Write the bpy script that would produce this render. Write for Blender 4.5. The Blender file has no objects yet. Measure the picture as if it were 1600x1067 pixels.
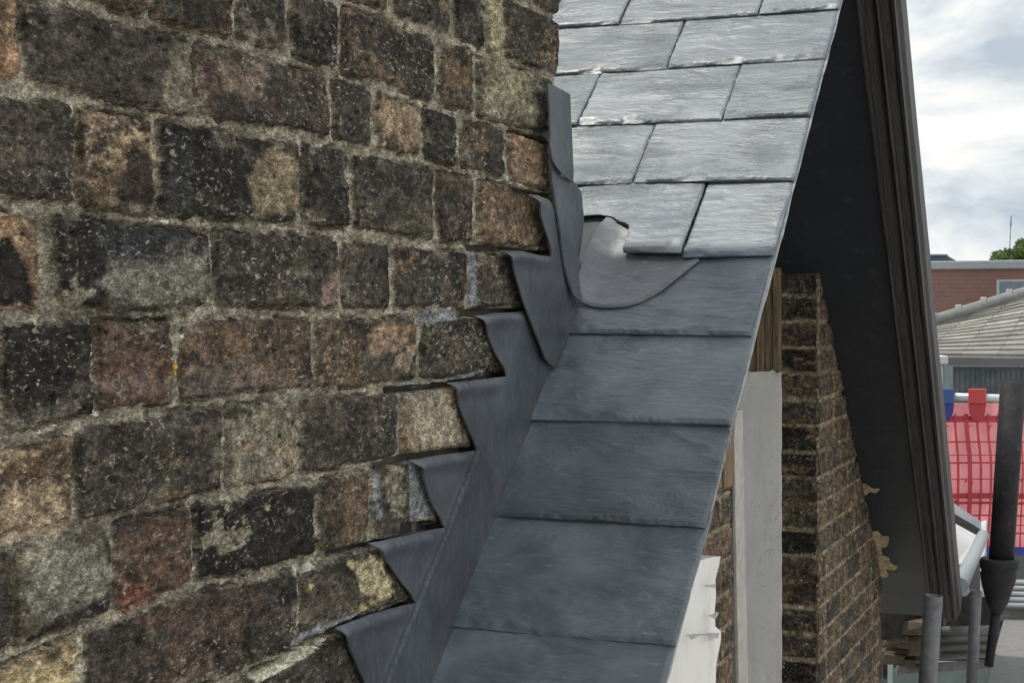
import bpy, math, random
import numpy as np
from mathutils import Vector
from mathutils.geometry import delaunay_2d_cdt
random.seed(7); rng = np.random.default_rng(7)
SC = bpy.context.scene
COL = SC.collection
# ------------------------------------------------------------------ camera (measured from the vanishing points)
F, VX, VY = 2500.0, 1825.0, 460.0
A = math.atan((VX - 800) / F)
cam = bpy.data.cameras.new('camera'); co = bpy.data.objects.new('camera', cam); COL.objects.link(co)
co.rotation_euler = (math.pi / 2, 0, A); cam.sensor_width = 36; cam.lens = F / 1600 * 36
cam.shift_y = -(533.5 - VY) / 1600; cam.clip_start = 0.05; cam.clip_end = 3000
cam.dof.use_dof = True; cam.dof.focus_distance = 1.5; cam.dof.aperture_fstop = 64
SC.camera = co
# ------------------------------------------------------------------ world: hazy sky with broken bright cloud
SUN = Vector((-0.34, -0.075, 0.93)).normalized()
w = bpy.data.worlds.new('World'); SC.world = w; w.use_nodes = True
nt = w.node_tree; nt.nodes.clear()
N = nt.nodes.new; L = nt.links.new
out = N('ShaderNodeOutputWorld'); mix = N('ShaderNodeMixShader')
b1 = N('ShaderNodeBackground'); b2 = N('ShaderNodeBackground')
sky = N('ShaderNodeTexSky'); sky.sky_type = 'NISHITA'; sky.sun_disc = False
sky.sun_elevation = math.asin(SUN.z); sky.sun_rotation = math.atan2(SUN.x, SUN.y); sky.dust_density = 2.5
b1.inputs[1].default_value = 0.12; L(sky.outputs[0], b1.inputs[0])
tc = N('ShaderNodeTexCoord'); mp = N('ShaderNodeMapping'); mp.inputs['Scale'].default_value = (1, 1, 2.2)
mp.inputs['Location'].default_value = (0.35, 0.2, 0.1)
L(tc.outputs['Generated'], mp.inputs[0])
n1 = N('ShaderNodeTexNoise'); n1.inputs['Scale'].default_value = 7.5; n1.inputs['Detail'].default_value = 9; n1.inputs['Roughness'].default_value = 0.55
n1.inputs['Distortion'].default_value = 0.35
L(mp.outputs[0], n1.inputs[0])
r1 = N('ShaderNodeValToRGB'); e = r1.color_ramp.elements
e[0].position = 0.40; e[0].color = (0.52, 0.60, 0.68, 1); e[1].position = 0.60; e[1].color = (1.06, 1.05, 1.01, 1)
em = e.new(0.50); em.color = (0.78, 0.83, 0.86, 1)
L(n1.outputs[0], r1.inputs[0]); L(r1.outputs[0], b2.inputs[0])
sp = N('ShaderNodeSeparateXYZ'); L(tc.outputs['Generated'], sp.inputs[0]); mr = N('ShaderNodeMapRange')      # cloud is brighter overhead than near the horizon
mr.inputs[1].default_value = .15; mr.inputs[2].default_value = 1.0; mr.inputs[3].default_value = 1.0; mr.inputs[4].default_value = 1.65
L(sp.outputs[2], mr.inputs[0]); L(mr.outputs[0], b2.inputs[1])
n2 = N('ShaderNodeTexNoise'); n2.inputs['Scale'].default_value = 3.0; n2.inputs['Detail'].default_value = 6
L(mp.outputs[0], n2.inputs[0])
r2 = N('ShaderNodeValToRGB'); r2.color_ramp.elements[0].position = 0.34; r2.color_ramp.elements[1].position = 0.46
r2.color_ramp.elements[0].color = (.55, .55, .55, 1)
L(n2.outputs[0], r2.inputs[0]); L(r2.outputs[0], mix.inputs[0])
L(b1.outputs[0], mix.inputs[1]); L(b2.outputs[0], mix.inputs[2]); L(mix.outputs[0], out.inputs[0])
sl = bpy.data.lights.new('sun', 'SUN'); sl.energy = 2.8; sl.angle = math.radians(0.6); sl.color = (1, 0.955, 0.88)
so = bpy.data.objects.new('sun', sl); COL.objects.link(so); so.rotation_euler = SUN.to_track_quat('Z', 'Y').to_euler()
SC.view_settings.view_transform = 'Standard'; SC.view_settings.look = 'None'
SC.view_settings.exposure = 0.0; SC.view_settings.gamma = 1.0; SC.view_settings.use_curve_mapping = False
# ------------------------------------------------------------------ geometry helpers
G = np.array([-math.sin(A), math.cos(A), 0.0]); R = np.array([math.cos(A), math.sin(A), 0.0])
def ray(px, py): return G + (px - 800) / F * R + np.array([0, 0, -(py - VY) / F])
def at(px, py, d): return ray(px, py) * d
def onX(px, py, X): d = ray(px, py); return d * (X / d[0])
def onY(px, py, Y): d = ray(px, py); return d * (Y / d[1])
def onZ(px, py, Z): d = ray(px, py); return d * (Z / d[2])
GROUND = -9.0

def hsh(ix, iy, seed):
    h = (ix.astype(np.int64) * 374761393 + iy.astype(np.int64) * 668265263 + seed * 1442695041) & 0xFFFFFFFF
    h = ((h ^ (h >> 13)) * 1274126177) & 0xFFFFFFFF
    h = ((h ^ (h >> 16)) * 2246822519) & 0xFFFFFFFF
    return ((h ^ (h >> 15)) & 0xFFFFFF) / float(0xFFFFFF)
def vn(x, y, seed=0):
    x = np.asarray(x, float); y = np.asarray(y, float)
    ix = np.floor(x); iy = np.floor(y); fx = x - ix; fy = y - iy
    fx = fx * fx * fx * (fx * (fx * 6 - 15) + 10); fy = fy * fy * fy * (fy * (fy * 6 - 15) + 10)
    a = hsh(ix, iy, seed); b = hsh(ix + 1, iy, seed); c = hsh(ix, iy + 1, seed); d = hsh(ix + 1, iy + 1, seed)
    return (a + (b - a) * fx + (c - a) * fy + (a - b - c + d) * fx * fy) * 2 - 1
def fbm(x, y, seed=0, oct=4, gain=0.5):
    s = 0; a = 1.0; t = 0
    for o in range(oct):
        ca, sa = math.cos(o * 1.1), math.sin(o * 1.1); f = 2.03 ** o
        s = s + a * vn((x * ca - y * sa) * f + 17.3 * o, (x * sa + y * ca) * f - 9.1 * o, seed + o); t += a; a *= gain
    return s / t
def sstep(a, b, x):
    t = np.clip((x - a) / (b - a), 0, 1); return t * t * (3 - 2 * t)
def grit(x, y, cell, prob, rmin, rmax, seed):
    """small round stones: 0..1 dome height"""
    res = np.zeros_like(x); ix = np.floor(x / cell); iy = np.floor(y / cell)
    for dx in (-1, 0, 1):
        for dy in (-1, 0, 1):
            jx = ix + dx; jy = iy + dy
            cx = (jx + hsh(jx, jy, seed)) * cell; cy = (jy + hsh(jx, jy, seed + 1)) * cell
            on = hsh(jx, jy, seed + 2) < prob; r = rmin + (rmax - rmin) * hsh(jx, jy, seed + 3) ** 2
            d = np.sqrt((x - cx) ** 2 + ((y - cy) * 1.25) ** 2) / r
            res = np.maximum(res, np.where(on, np.sqrt(np.clip(1 - d * d, 0, 1)), 0))
    return res

def wloc(p):
    v = Vector((0, 0, 0))
    while p is not None: v = v + p.location; p = p.parent
    return np.array(v)
def link(name, me, mat, parent=None):
    o = bpy.data.objects.new(name, me); COL.objects.link(o)
    if mat is not None: me.materials.append(mat)
    if parent is not None: o.parent = parent
    return o
def tag(o, label=None, cat=None, group=None, kind=None):
    if label: o['label'] = label
    if cat: o['category'] = cat
    if group: o['group'] = group
    if kind: o['kind'] = kind
    return o
def thing(name, loc, label, cat, group=None):
    o = bpy.data.objects.new(name, None); COL.objects.link(o); o.location = tuple(loc); o.empty_display_size = 0.1
    return tag(o, label, cat, group)
def fast_mesh(name, V, faces, smooth=True):
    """V (n,3); faces: array (m,k)"""
    me = bpy.data.meshes.new(name); faces = np.asarray(faces, np.int32); m, k = faces.shape
    me.vertices.add(len(V)); me.vertices.foreach_set('co', np.asarray(V, np.float32).ravel())
    me.loops.add(m * k); me.loops.foreach_set('vertex_index', faces.ravel())
    me.polygons.add(m); me.polygons.foreach_set('loop_start', np.arange(0, m * k, k, dtype=np.int32))
    me.polygons.foreach_set('loop_total', np.full(m, k, np.int32))
    me.update(calc_edges=True); me.validate()
    me.polygons.foreach_set('use_smooth', np.full(len(me.polygons), smooth))
    return me
class MB:
    """collects simple solids into one mesh"""
    def __init__(s): s.v = []; s.f = []
    def add(s, vs, fs):
        b = len(s.v); s.v += [tuple(map(float, p)) for p in vs]; s.f += [tuple(i + b for i in q) for q in fs]; return s
    def box(s, lo, hi, M=None):
        x0, y0, z0 = lo; x1, y1, z1 = hi
        P = [(x0, y0, z0), (x1, y0, z0), (x1, y1, z0), (x0, y1, z0), (x0, y0, z1), (x1, y0, z1), (x1, y1, z1), (x0, y1, z1)]
        if M: P = [M(p) for p in P]
        return s.add(P, [(0, 3, 2, 1), (4, 5, 6, 7), (0, 1, 5, 4), (1, 2, 6, 5), (2, 3, 7, 6), (3, 0, 4, 7)])
    def prism(s, ring0, ring1):
        n = len(ring0); f = [tuple(range(n))[::-1], tuple(range(n, 2 * n))]
        f += [(i, (i + 1) % n, n + (i + 1) % n, n + i) for i in range(n)]
        return s.add(list(ring0) + list(ring1), f)
    def tube(s, p0, p1, r0, r1=None, n=24, wall=None):
        """round bar, or an open ended pipe when wall is given"""
        r1 = r0 if r1 is None else r1; p0 = Vector(p0); p1 = Vector(p1); d = (p1 - p0).normalized()
        a = d.orthogonal().normalized(); b = d.cross(a)
        def ring(p, r): return [p + (a * math.cos(2 * math.pi * i / n) + b * math.sin(2 * math.pi * i / n)) * r for i in range(n)]
        if wall is None: return s.prism(ring(p0, r0), ring(p1, r1))
        q = [ring(p0, r0), ring(p1, r1), ring(p1, r1 - wall), ring(p1 - d * 0.15, r1 - wall)]
        vs = sum(q, []); f = [tuple(range(n))[::-1]]
        for k in range(3): f += [(k * n + i, k * n + (i + 1) % n, (k + 1) * n + (i + 1) % n, (k + 1) * n + i) for i in range(n)]
        f.append(tuple(3 * n + i for i in range(n)))
        return s.add(vs, f)
    def build(s, name, mat, parent=None, bevel=0.0, smooth=False, seg=2):
        o0 = wloc(parent) if parent is not None else np.zeros(3)
        me = bpy.data.meshes.new(name); me.from_pydata([tuple(np.array(p) - o0) for p in s.v], [], s.f); me.update()
        o = link(name, me, mat, parent)
        if smooth:
            me.polygons.foreach_set('use_smooth', [len(p.vertices) == 4 for p in me.polygons])
        if bevel:
            m = o.modifiers.new('bevel', 'BEVEL'); m.width = bevel; m.segments = seg; m.limit_method = 'ANGLE'
        return o
def set_col(me, C):
    a = me.attributes.new('Col', 'FLOAT_COLOR', 'POINT')
    a.data.foreach_set('color', np.concatenate([C, np.ones((len(C), 1))], 1).astype(np.float32).ravel())

def inside(P, poly):
    x, y = P[:, 0], P[:, 1]; r = np.zeros(len(P), bool); n = len(poly)
    for i in range(n):
        x0, y0 = poly[i]; x1, y1 = poly[(i + 1) % n]
        if y0 == y1: continue
        c = ((y0 > y) != (y1 > y)) & (x < (x1 - x0) * (y - y0) / (y1 - y0) + x0); r ^= c
    return r
def segdist(P, a, b):
    a = np.asarray(a, float); b = np.asarray(b, float); d = b - a; t = np.clip(((P - a) @ d) / max(d @ d, 1e-12), 0, 1)
    return np.linalg.norm(P - (a + t[:, None] * d), axis=1)
def polydist(P, poly, closed=True):
    r = np.full(len(P), 9.0)
    for i in range(len(poly) - (0 if closed else 1)): r = np.minimum(r, segdist(P, poly[i], poly[(i + 1) % len(poly)]))
    return r
def densify(poly, step, jit=None):
    o = []
    for i in range(len(poly)):
        a = np.array(poly[i], float); b = np.array(poly[(i + 1) % len(poly)], float); n = max(1, int(np.linalg.norm(b - a) / step))
        for k in range(n): o.append(a + (b - a) * k / n)
    return np.array(o)
def smooth_poly(pts, n=8):
    """Catmull-Rom through an open list of points"""
    P = [np.array(p, float) for p in pts]; P = [2 * P[0] - P[1]] + P + [2 * P[-1] - P[-2]]; o = []
    for i in range(1, len(P) - 2):
        for k in range(n):
            t = k / n; a, b, c, d = P[i - 1], P[i], P[i + 1], P[i + 2]
            o.append(0.5 * ((2 * b) + (c - a) * t + (2 * a - 5 * b + 4 * c - d) * t * t + (3 * b - a - 3 * c + d) * t ** 3))
    return o + [P[-2]]
def sheet(name, outline, step, top, back, mat, parent=None, edge_jit=0.0, seed=0):
    """thin solid with a free outline in 2D: top(P)->xyz and back(P)->xyz"""
    B = densify(outline, step)
    if edge_jit:
        B = B + np.stack([fbm(B[:, 0] / step * .31, B[:, 1] / step * .31, seed + 5, 3), fbm(B[:, 0] / step * .31, B[:, 1] / step * .31, seed + 9, 3)], 1) * edge_jit
    lo = B.min(0); hi = B.max(0); gx = np.arange(lo[0], hi[0], step); gy = np.arange(lo[1], hi[1], step)
    X, Y = np.meshgrid(gx, gy); X = X + (np.arange(len(gy)) % 2)[:, None] * step * .5
    P = np.stack([X.ravel(), Y.ravel()], 1); P += (rng.random(P.shape) - .5) * step * .3
    P = P[inside(P, B)]; P = P[polydist(P, B) > step * .5]
    allp = np.concatenate([B, P]); nb = len(B)
    v, e_, f, ov, oe, of = delaunay_2d_cdt([Vector(p) for p in allp], [], [list(range(nb))], 2, 1e-7)
    V2 = np.array([tuple(p) for p in v]); T = []
    cen = np.array([V2[list(t)].mean(0) for t in f]); ok = inside(cen, B)
    for t, k in zip(f, ok):
        if k: T += [(t[0], t[i], t[i + 1]) for i in range(1, len(t) - 1)]
    T = np.array(T); n = len(V2)
    a, b, c = V2[T[:, 0]], V2[T[:, 1]], V2[T[:, 2]]
    ar = (b[:, 0] - a[:, 0]) * (c[:, 1] - a[:, 1]) - (b[:, 1] - a[:, 1]) * (c[:, 0] - a[:, 0])
    T = np.where((ar < 0)[:, None], T[:, ::-1], T)
    cnt = {}
    for t in T:
        for i in range(3):
            k = (int(t[i]), int(t[(i + 1) % 3])); cnt[k] = 1
    bd = [k for k in cnt if (k[1], k[0]) not in cnt]
    side = []
    bi = sorted({i for k in bd for i in k}); mp_ = {i: 2 * n + j for j, i in enumerate(bi)}; mq = {i: 2 * n + len(bi) + j for j, i in enumerate(bi)}
    for i, j in bd: side += [(mq[i], mq[j], mp_[j]), (mq[i], mp_[j], mp_[i])]
    Vt, Vb = top(V2), back(V2)
    V = np.concatenate([Vt, Vb, Vt[bi], Vb[bi]]); Fc = np.concatenate([T, T[:, ::-1] + n, np.array(side)])
    # keep the outward side outward whatever the handedness of the mapping
    q0, q1, q2 = Vt[T[:, 0]], Vt[T[:, 1]], Vt[T[:, 2]]
    nn = np.cross(q1 - q0, q2 - q0).sum(0)
    if nn @ (Vt.mean(0) - Vb.mean(0)) < 0: Fc = Fc[:, ::-1]
    o0 = wloc(parent) if parent is not None else np.zeros(3)
    return link(name, fast_mesh(name, V - o0, Fc), mat, parent)

# ------------------------------------------------------------------ materials
def nodes(name):
    m = bpy.data.materials.new(name); m.use_nodes = True; t = m.node_tree; b = t.nodes['Principled BSDF']
    return m, t, b, t.nodes.new, t.links.new
def noise(t, vec, scale, detail=4, rough=.55, dist=0):
    n = t.nodes.new('ShaderNodeTexNoise'); n.inputs['Scale'].default_value = scale; n.inputs['Detail'].default_value = detail
    n.inputs['Roughness'].default_value = rough; n.inputs['Distortion'].default_value = dist; t.links.new(vec, n.inputs['Vector']); return n.outputs[0]
def ramp(t, fac, stops):
    r = t.nodes.new('ShaderNodeValToRGB'); e = r.color_ramp.elements
    while len(e) < len(stops): e.new(.5)
    for k, (p, c) in enumerate(stops):
        e[k].position = p; e[k].color = (c, c, c, 1) if isinstance(c, (int, float)) else (*c, 1)
    t.links.new(fac, r.inputs[0]); return r.outputs[0]
def mixc(t, fac, a, b, mode='MIX'):
    m = t.nodes.new('ShaderNodeMix'); m.data_type = 'RGBA'; m.blend_type = mode
    for s, v in ((m.inputs[0], fac), (m.inputs[6], a), (m.inputs[7], b)):
        if isinstance(v, bpy.types.NodeSocket): t.links.new(v, s)
        elif isinstance(v, (int, float)): s.default_value = v
        else: s.default_value = (*v, 1)
    return m.outputs[2]
def bump(t, h, strength, dist, prev=None):
    b = t.nodes.new('ShaderNodeBump'); b.inputs['Strength'].default_value = strength; b.inputs['Distance'].default_value = dist
    t.links.new(h, b.inputs['Height'])
    if prev is not None: t.links.new(prev, b.inputs['Normal'])
    return b.outputs[0]
def pos(t, scale=(1, 1, 1), rot=(0, 0, 0)):
    g = t.nodes.new('ShaderNodeTexCoord'); m = t.nodes.new('ShaderNodeMapping'); m.inputs['Scale'].default_value = scale
    m.inputs['Rotation'].default_value = rot; t.links.new(g.outputs['Object'], m.inputs[0]); return m.outputs[0]

def brick_material(name, fine=1.0, contrast=1.0):
    m, t, b, n_, l_ = nodes(name); p = pos(t, (1, .55, 1))
    at_ = n_('ShaderNodeAttribute'); at_.attribute_name = 'Col'; c = at_.outputs['Color']
    f1 = noise(t, p, 130 * fine, 6, .65); f2 = noise(t, p, 420 * fine, 3, .6); f3 = noise(t, p, 38 * fine, 6, .7)
    c = mixc(t, 1.0, c, ramp(t, f1, [(.30, .34), (.5, .95), (.70, 2.0)]), 'MULTIPLY')
    c = mixc(t, 1.0, c, ramp(t, f3, [(.32, .66), (.5, 1.0), (.68, 1.4)]), 'MULTIPLY')
    pm = ramp(t, noise(t, p, 17 * fine, 5, .65), [(.47, 0.), (.60, 1.)]); f4 = noise(t, p, 260 * fine, 2, .5, .8)
    fl = n_('ShaderNodeMath'); fl.operation = 'MULTIPLY'; l_(ramp(t, f4, [(.60, 0.), (.68, .75)]), fl.inputs[0]); l_(pm, fl.inputs[1])
    c = mixc(t, fl.outputs[0], c, (.42, .385, .31))          # salts gathered in patches
    c = mixc(t, ramp(t, f2, [(.68, 0.), (.73, .5)]), c, (.42, .39, .32))
    f5 = noise(t, p, 800 * fine, 2, .6)
    c = mixc(t, 1.0, c, ramp(t, f5, [(.30, .55), (.5, 1.0), (.70, 1.55)]), 'MULTIPLY')
    c = mixc(t, 1.0, c, ramp(t, f2, [(.32, .60), (.5, 1.0), (.68, 1.5)]), 'MULTIPLY')
    c = mixc(t, ramp(t, f1, [(.29, .9), (.36, 0.)]), c, (.012, .011, .010))       # pores
    l_(c, b.inputs['Base Color']); b.inputs['Roughness'].default_value = .93; b.inputs['Specular IOR Level'].default_value = .25
    nb = bump(t, f3, .6, .005 / fine); nb = bump(t, f1, 1.0, .0040 / fine, nb); nb = bump(t, f2, .9, .0016 / fine, nb); nb = bump(t, f5, .6, .0006 / fine, nb); l_(nb, b.inputs['Normal'])
    return m
M_BRICK = brick_material('weathered_brick')
M_BRICK_FAR = brick_material('weathered_brick_gable', .55)

def lead_material(name, base, rough):
    m, t, b, n_, l_ = nodes(name); p = pos(t); ps = pos(t, (3, 14, 3), (.9, 0, 0))
    a = noise(t, p, 9, 5, .6, .4); s = noise(t, ps, 16, 5, .65); fine = noise(t, p, 320, 3)
    c = mixc(t, ramp(t, a, [(.35, 0.), (.68, 1.)]), [v * .68 for v in base], [v * 1.32 for v in base])
    c = mixc(t, ramp(t, s, [(.52, 0.), (.70, .34)]), c, (.26, .265, .27))
    c = mixc(t, ramp(t, noise(t, pos(t, (1, 1, 1), (.2, .1, 0)), 210, 2), [(.70, 0.), (.76, .4)]), c, (.33, .33, .33))
    l_(c, b.inputs['Base Color']); b.inputs['Metallic'].default_value = .35
    l_(ramp(t, a, [(.3, rough - .06), (.7, rough + .10)]), b.inputs['Roughness'])
    nb = bump(t, a, .4, .006); nb = bump(t, noise(t, p, 38, 3, .5, 1.0), .16, .003, nb); nb = bump(t, s, .05, .001, nb); nb = bump(t, fine, .06, .0004, nb); l_(nb, b.inputs['Normal']); return m
M_LEAD = lead_material('dull_lead', (.112, .121, .137), .38)
M_LEAD2 = lead_material('bright_lead', (.125, .13, .138), .42)

def slate_material():
    m, t, b, n_, l_ = nodes('riven_slate')
    oi = n_('ShaderNodeObjectInfo'); tcn = n_('ShaderNodeTexCoord'); add = n_('ShaderNodeVectorMath'); add.operation = 'ADD'
    sc_ = n_('ShaderNodeVectorMath'); sc_.operation = 'SCALE'; sc_.inputs[3].default_value = 7.0
    cb = n_('ShaderNodeCombineXYZ'); l_(oi.outputs['Random'], cb.inputs[0]); l_(oi.outputs['Random'], cb.inputs[2])
    l_(cb.outputs[0], sc_.inputs[0]); l_(tcn.outputs['Object'], add.inputs[0]); l_(sc_.outputs[0], add.inputs[1])
    def mapped(scale, rot):
        mm = n_('ShaderNodeMapping'); mm.inputs['Scale'].default_value = scale; mm.inputs['Rotation'].default_value = rot
        l_(add.outputs[0], mm.inputs[0]); return mm.outputs[0]
    big = noise(t, mapped((1, 1, 1), (0, 0, 0)), 11, 5, .6, .5)
    riv = noise(t, mapped((1, 4.2, 4.2), (0, .10, .06)), 22, 7, .62, 1.2)
    riv2 = noise(t, mapped((1, 5, 5), (0, -.22, -.15)), 55, 4, .6, .6)
    fine = noise(t, mapped((1, 1, 1), (0, 0, 0)), 420, 3)
    patch = noise(t, mapped((1, 1, 1), (0, 0, 0)), 8, 3)
    def saw(src, k):
        a = n_('ShaderNodeMath'); a.operation = 'MULTIPLY'; a.inputs[1].default_value = k; l_(src, a.inputs[0]); f = n_('ShaderNodeMath'); f.operation = 'FRACT'; l_(a.outputs[0], f.inputs[0])
        q = n_('ShaderNodeMath'); q.operation = 'MULTIPLY'; l_(f.outputs[0], q.inputs[0]); l_(ramp(t, patch, [(.44, .04), (.62, 1.)]), q.inputs[1]); return q.outputs[0]
    clv = noise(t, mapped((1, 3.6, 3.6), (0, .12, .10)), 7, 7, .60, .9)
    st1 = saw(clv, 11.0); st2 = saw(riv, 6.0)
    c = mixc(t, ramp(t, big, [(.30, 0.), (.70, 1.)]), (.050, .063, .077), (.144, .175, .195))
    c = mixc(t, ramp(t, riv, [(.54, 0.), (.74, .35)]), c, (.175, .20, .205))
    c = mixc(t, ramp(t, riv2, [(.63, 0.), (.72, .55)]), c, (.27, .295, .295))
    c = mixc(t, ramp(t, noise(t, mapped((1.5, 1, 1), (0, 0, 0)), 34, 4, .7), [(.24, .7), (.31, 0.)]), c, (.03, .034, .038))
    v = n_('ShaderNodeMapRange'); v.inputs[3].default_value = .78; v.inputs[4].default_value = 1.15; l_(oi.outputs['Random'], v.inputs[0])
    c = mixc(t, 1.0, c, v.outputs[0], 'MULTIPLY')
    l_(c, b.inputs['Base Color']); l_(ramp(t, big, [(.3, .34), (.7, .50)]), b.inputs['Roughness']); b.inputs['Specular IOR Level'].default_value = .75
    nb = bump(t, riv, .16, .006); nb = bump(t, st1, .62, .0015, nb); nb = bump(t, st2, .34, .0006, nb); nb = bump(t, riv2, .18, .002, nb); nb = bump(t, fine, .16, .0005, nb); l_(nb, b.inputs['Normal']); return m
M_SLATE = slate_material()

def plain(name, c, rough=.7, var=.25, scale=20, metal=0, bmp=0.1, spec=.4, stretch=(1, 1, 1), dark=None):
    m, t, b, n_, l_ = nodes(name); p = pos(t, stretch); a = noise(t, p, scale, 6, .62); f = noise(t, p, scale * 9, 3)
    cc = mixc(t, ramp(t, a, [(.3, 0.), (.7, 1.)]), [v * (1 - var) for v in c], [min(1, v * (1 + var)) for v in c])
    if dark: cc = mixc(t, ramp(t, noise(t, p, scale * 2.3, 6, .7), [(.58, 0.), (.66, 1.)]), cc, dark)
    l_(cc, b.inputs['Base Color']); b.inputs['Roughness'].default_value = rough; b.inputs['Metallic'].default_value = metal
    b.inputs['Specular IOR Level'].default_value = spec
    nb = bump(t, a, bmp * 2, .2 / scale); nb = bump(t, f, bmp, .03 / scale, nb); l_(nb, b.inputs['Normal']); return m
M_BLACK = plain('black_gloss_paint', (.010, .0125, .018), .45, .25, 9, 0, .06, .5, dark=(.022, .026, .034))
M_BLACKMAT = plain('dusty_black_paint', (.019, .018, .019), .5, .5, 14, 0, .15, .4, (6, 1, 1), dark=(.05, .043, .04))
M_WHITE = plain('peeling_white_paint', (.82, .80, .765), .5, .05, 16, 0, .12, dark=(.74, .71, .66))
def white_paint():
    m, t, b, n_, l_ = nodes('cracked_white_paint'); p = pos(t, (1, 1, .6)); a = noise(t, p, 5, 5, .6); f = noise(t, p, 60, 4, .6)
    cr = noise(t, pos(t, (1, 1, .8)), 7, 5, .55, 1.2); msk = ramp(t, noise(t, p, 6.5, 2), [(.60, 0.), (.66, 1.)])
    mm = n_('ShaderNodeMath'); mm.operation = 'MULTIPLY'; l_(ramp(t, cr, [(.492, 0.), (.498, .3), (.502, .3), (.508, 0.)]), mm.inputs[0]); l_(msk, mm.inputs[1])
    c = mixc(t, ramp(t, a, [(.3, 0.), (.7, 1.)]), (.72, .695, .65), (.85, .83, .80)); c = mixc(t, ramp(t, f, [(.58, 0.), (.70, .35)]), c, (.55, .52, .46))
    c = mixc(t, ramp(t, noise(t, pos(t, (3, 3, .35)), 9, 4, .6), [(.56, 0.), (.72, .4)]), c, (.56, .53, .47))      # run-off streaks
    c = mixc(t, mm.outputs[0], c, (.22, .19, .15)); l_(c, b.inputs['Base Color']); b.inputs['Roughness'].default_value = .55
    nb = bump(t, a, .2, .01); nb = bump(t, f, .25, .0015, nb); nb = bump(t, mm.outputs[0], -.6, .002, nb); l_(nb, b.inputs['Normal']); return m
M_WHITE = white_paint()
M_WHITEDIRTY = plain('dirty_cream_paint', (.42, .395, .345), .6, .25, 40, 0, .25, dark=(.22, .19, .15))
M_WHITEBEAD = plain('darkened_white_bead', (.40, .385, .35), .6, .2, 30, 0, .25, dark=(.40, .37, .31))  # jamb's white darkened in the colour to offset the extra light it gets
M_WOOD = plain('weathered_timber', (.22, .165, .10), .85, .55, 26, 0, .5, .2, (3.2, 3.2, .22), dark=(.06, .045, .03))
M_TAN = plain('bare_pine', (.36, .275, .17), .85, .5, 60, 0, .2)
M_DARK = plain('sooty_timber', (.030, .027, .025), .85, .5, 20, 0, .3, .2)
M_STEEL = plain('galvanised_tube', (.150, .150, .152), .62, .30, 30, .25, .12, .4, dark=(.21, .20, .185))
M_STEELB = plain('bright_tube', (.55, .57, .60), .45, .15, 30, .3, .06)
M_IRON = plain('cast_iron_black', (.024, .023, .025), .68, .35, 22, 0, .2, .3, dark=(.055, .05, .047))
M_BOARD = plain('grey_scaffold_board', (.185, .18, .172), .85, .14, 30, 0, .2, .2, (1, 1, 1), dark=(.14, .135, .13))  # grey lowered further so the colour stands in for shade on the corner board
M_LIME = plain('cream_lime', (.62, .58, .44), .9, .15, 60, 0, .3, .2)
M_TEAL = plain('pale_teal_render', (.15, .195, .185), .9, .2, 9, 0, .1)
M_COPING = plain('lead_coping', (.27, .29, .305), .6, .1, 4, 0, .05)
M_GREYBL = plain('blue_grey_cladding', (.16, .20, .21), .7, .2, 6, 0, .1)
M_PALEGREY = plain('pale_stone_cap', (.45, .455, .45), .8, .1, 7, 0, .1)
M_BLUE = plain('blue_plastic', (.04, .08, .22), .35, .1, 9, 0, .02)
M_RED = plain('red_plastic', (.45, .05, .05), .35, .12, 9, 0, .02)
M_BOUNCE_GROUND = plain('pale_bounce_ground', (.36, .345, .32), .9, .2, .3, 0, .1)  # unseen ground, made this pale to bounce light upwards
M_GLASS = plain('dark_window_glass', (.02, .025, .03), .08, .1, 3, 0, .0, .5)
M_BARK = plain('bark', (.08, .06, .045), .9, .3, 12, 0, .4)
M_CHIP = plain('slate_underlay', (.05, .06, .07), .7, .3, 30)
M_TRIM = plain('verge_mortar', (.34, .36, .37), .8, .2, 60, 0, .3)

# ------------------------------------------------------------------ setting: ground far below
def quad(name, pts, mat, parent=None): return MB().add(pts, [(0, 1, 2, 3)]).build(name, mat, parent)
tag(quad('ground', [(-900, -900, GROUND), (900, -900, GROUND), (900, 900, GROUND), (-900, 900, GROUND)], M_BOUNCE_GROUND), kind='structure')

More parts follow.
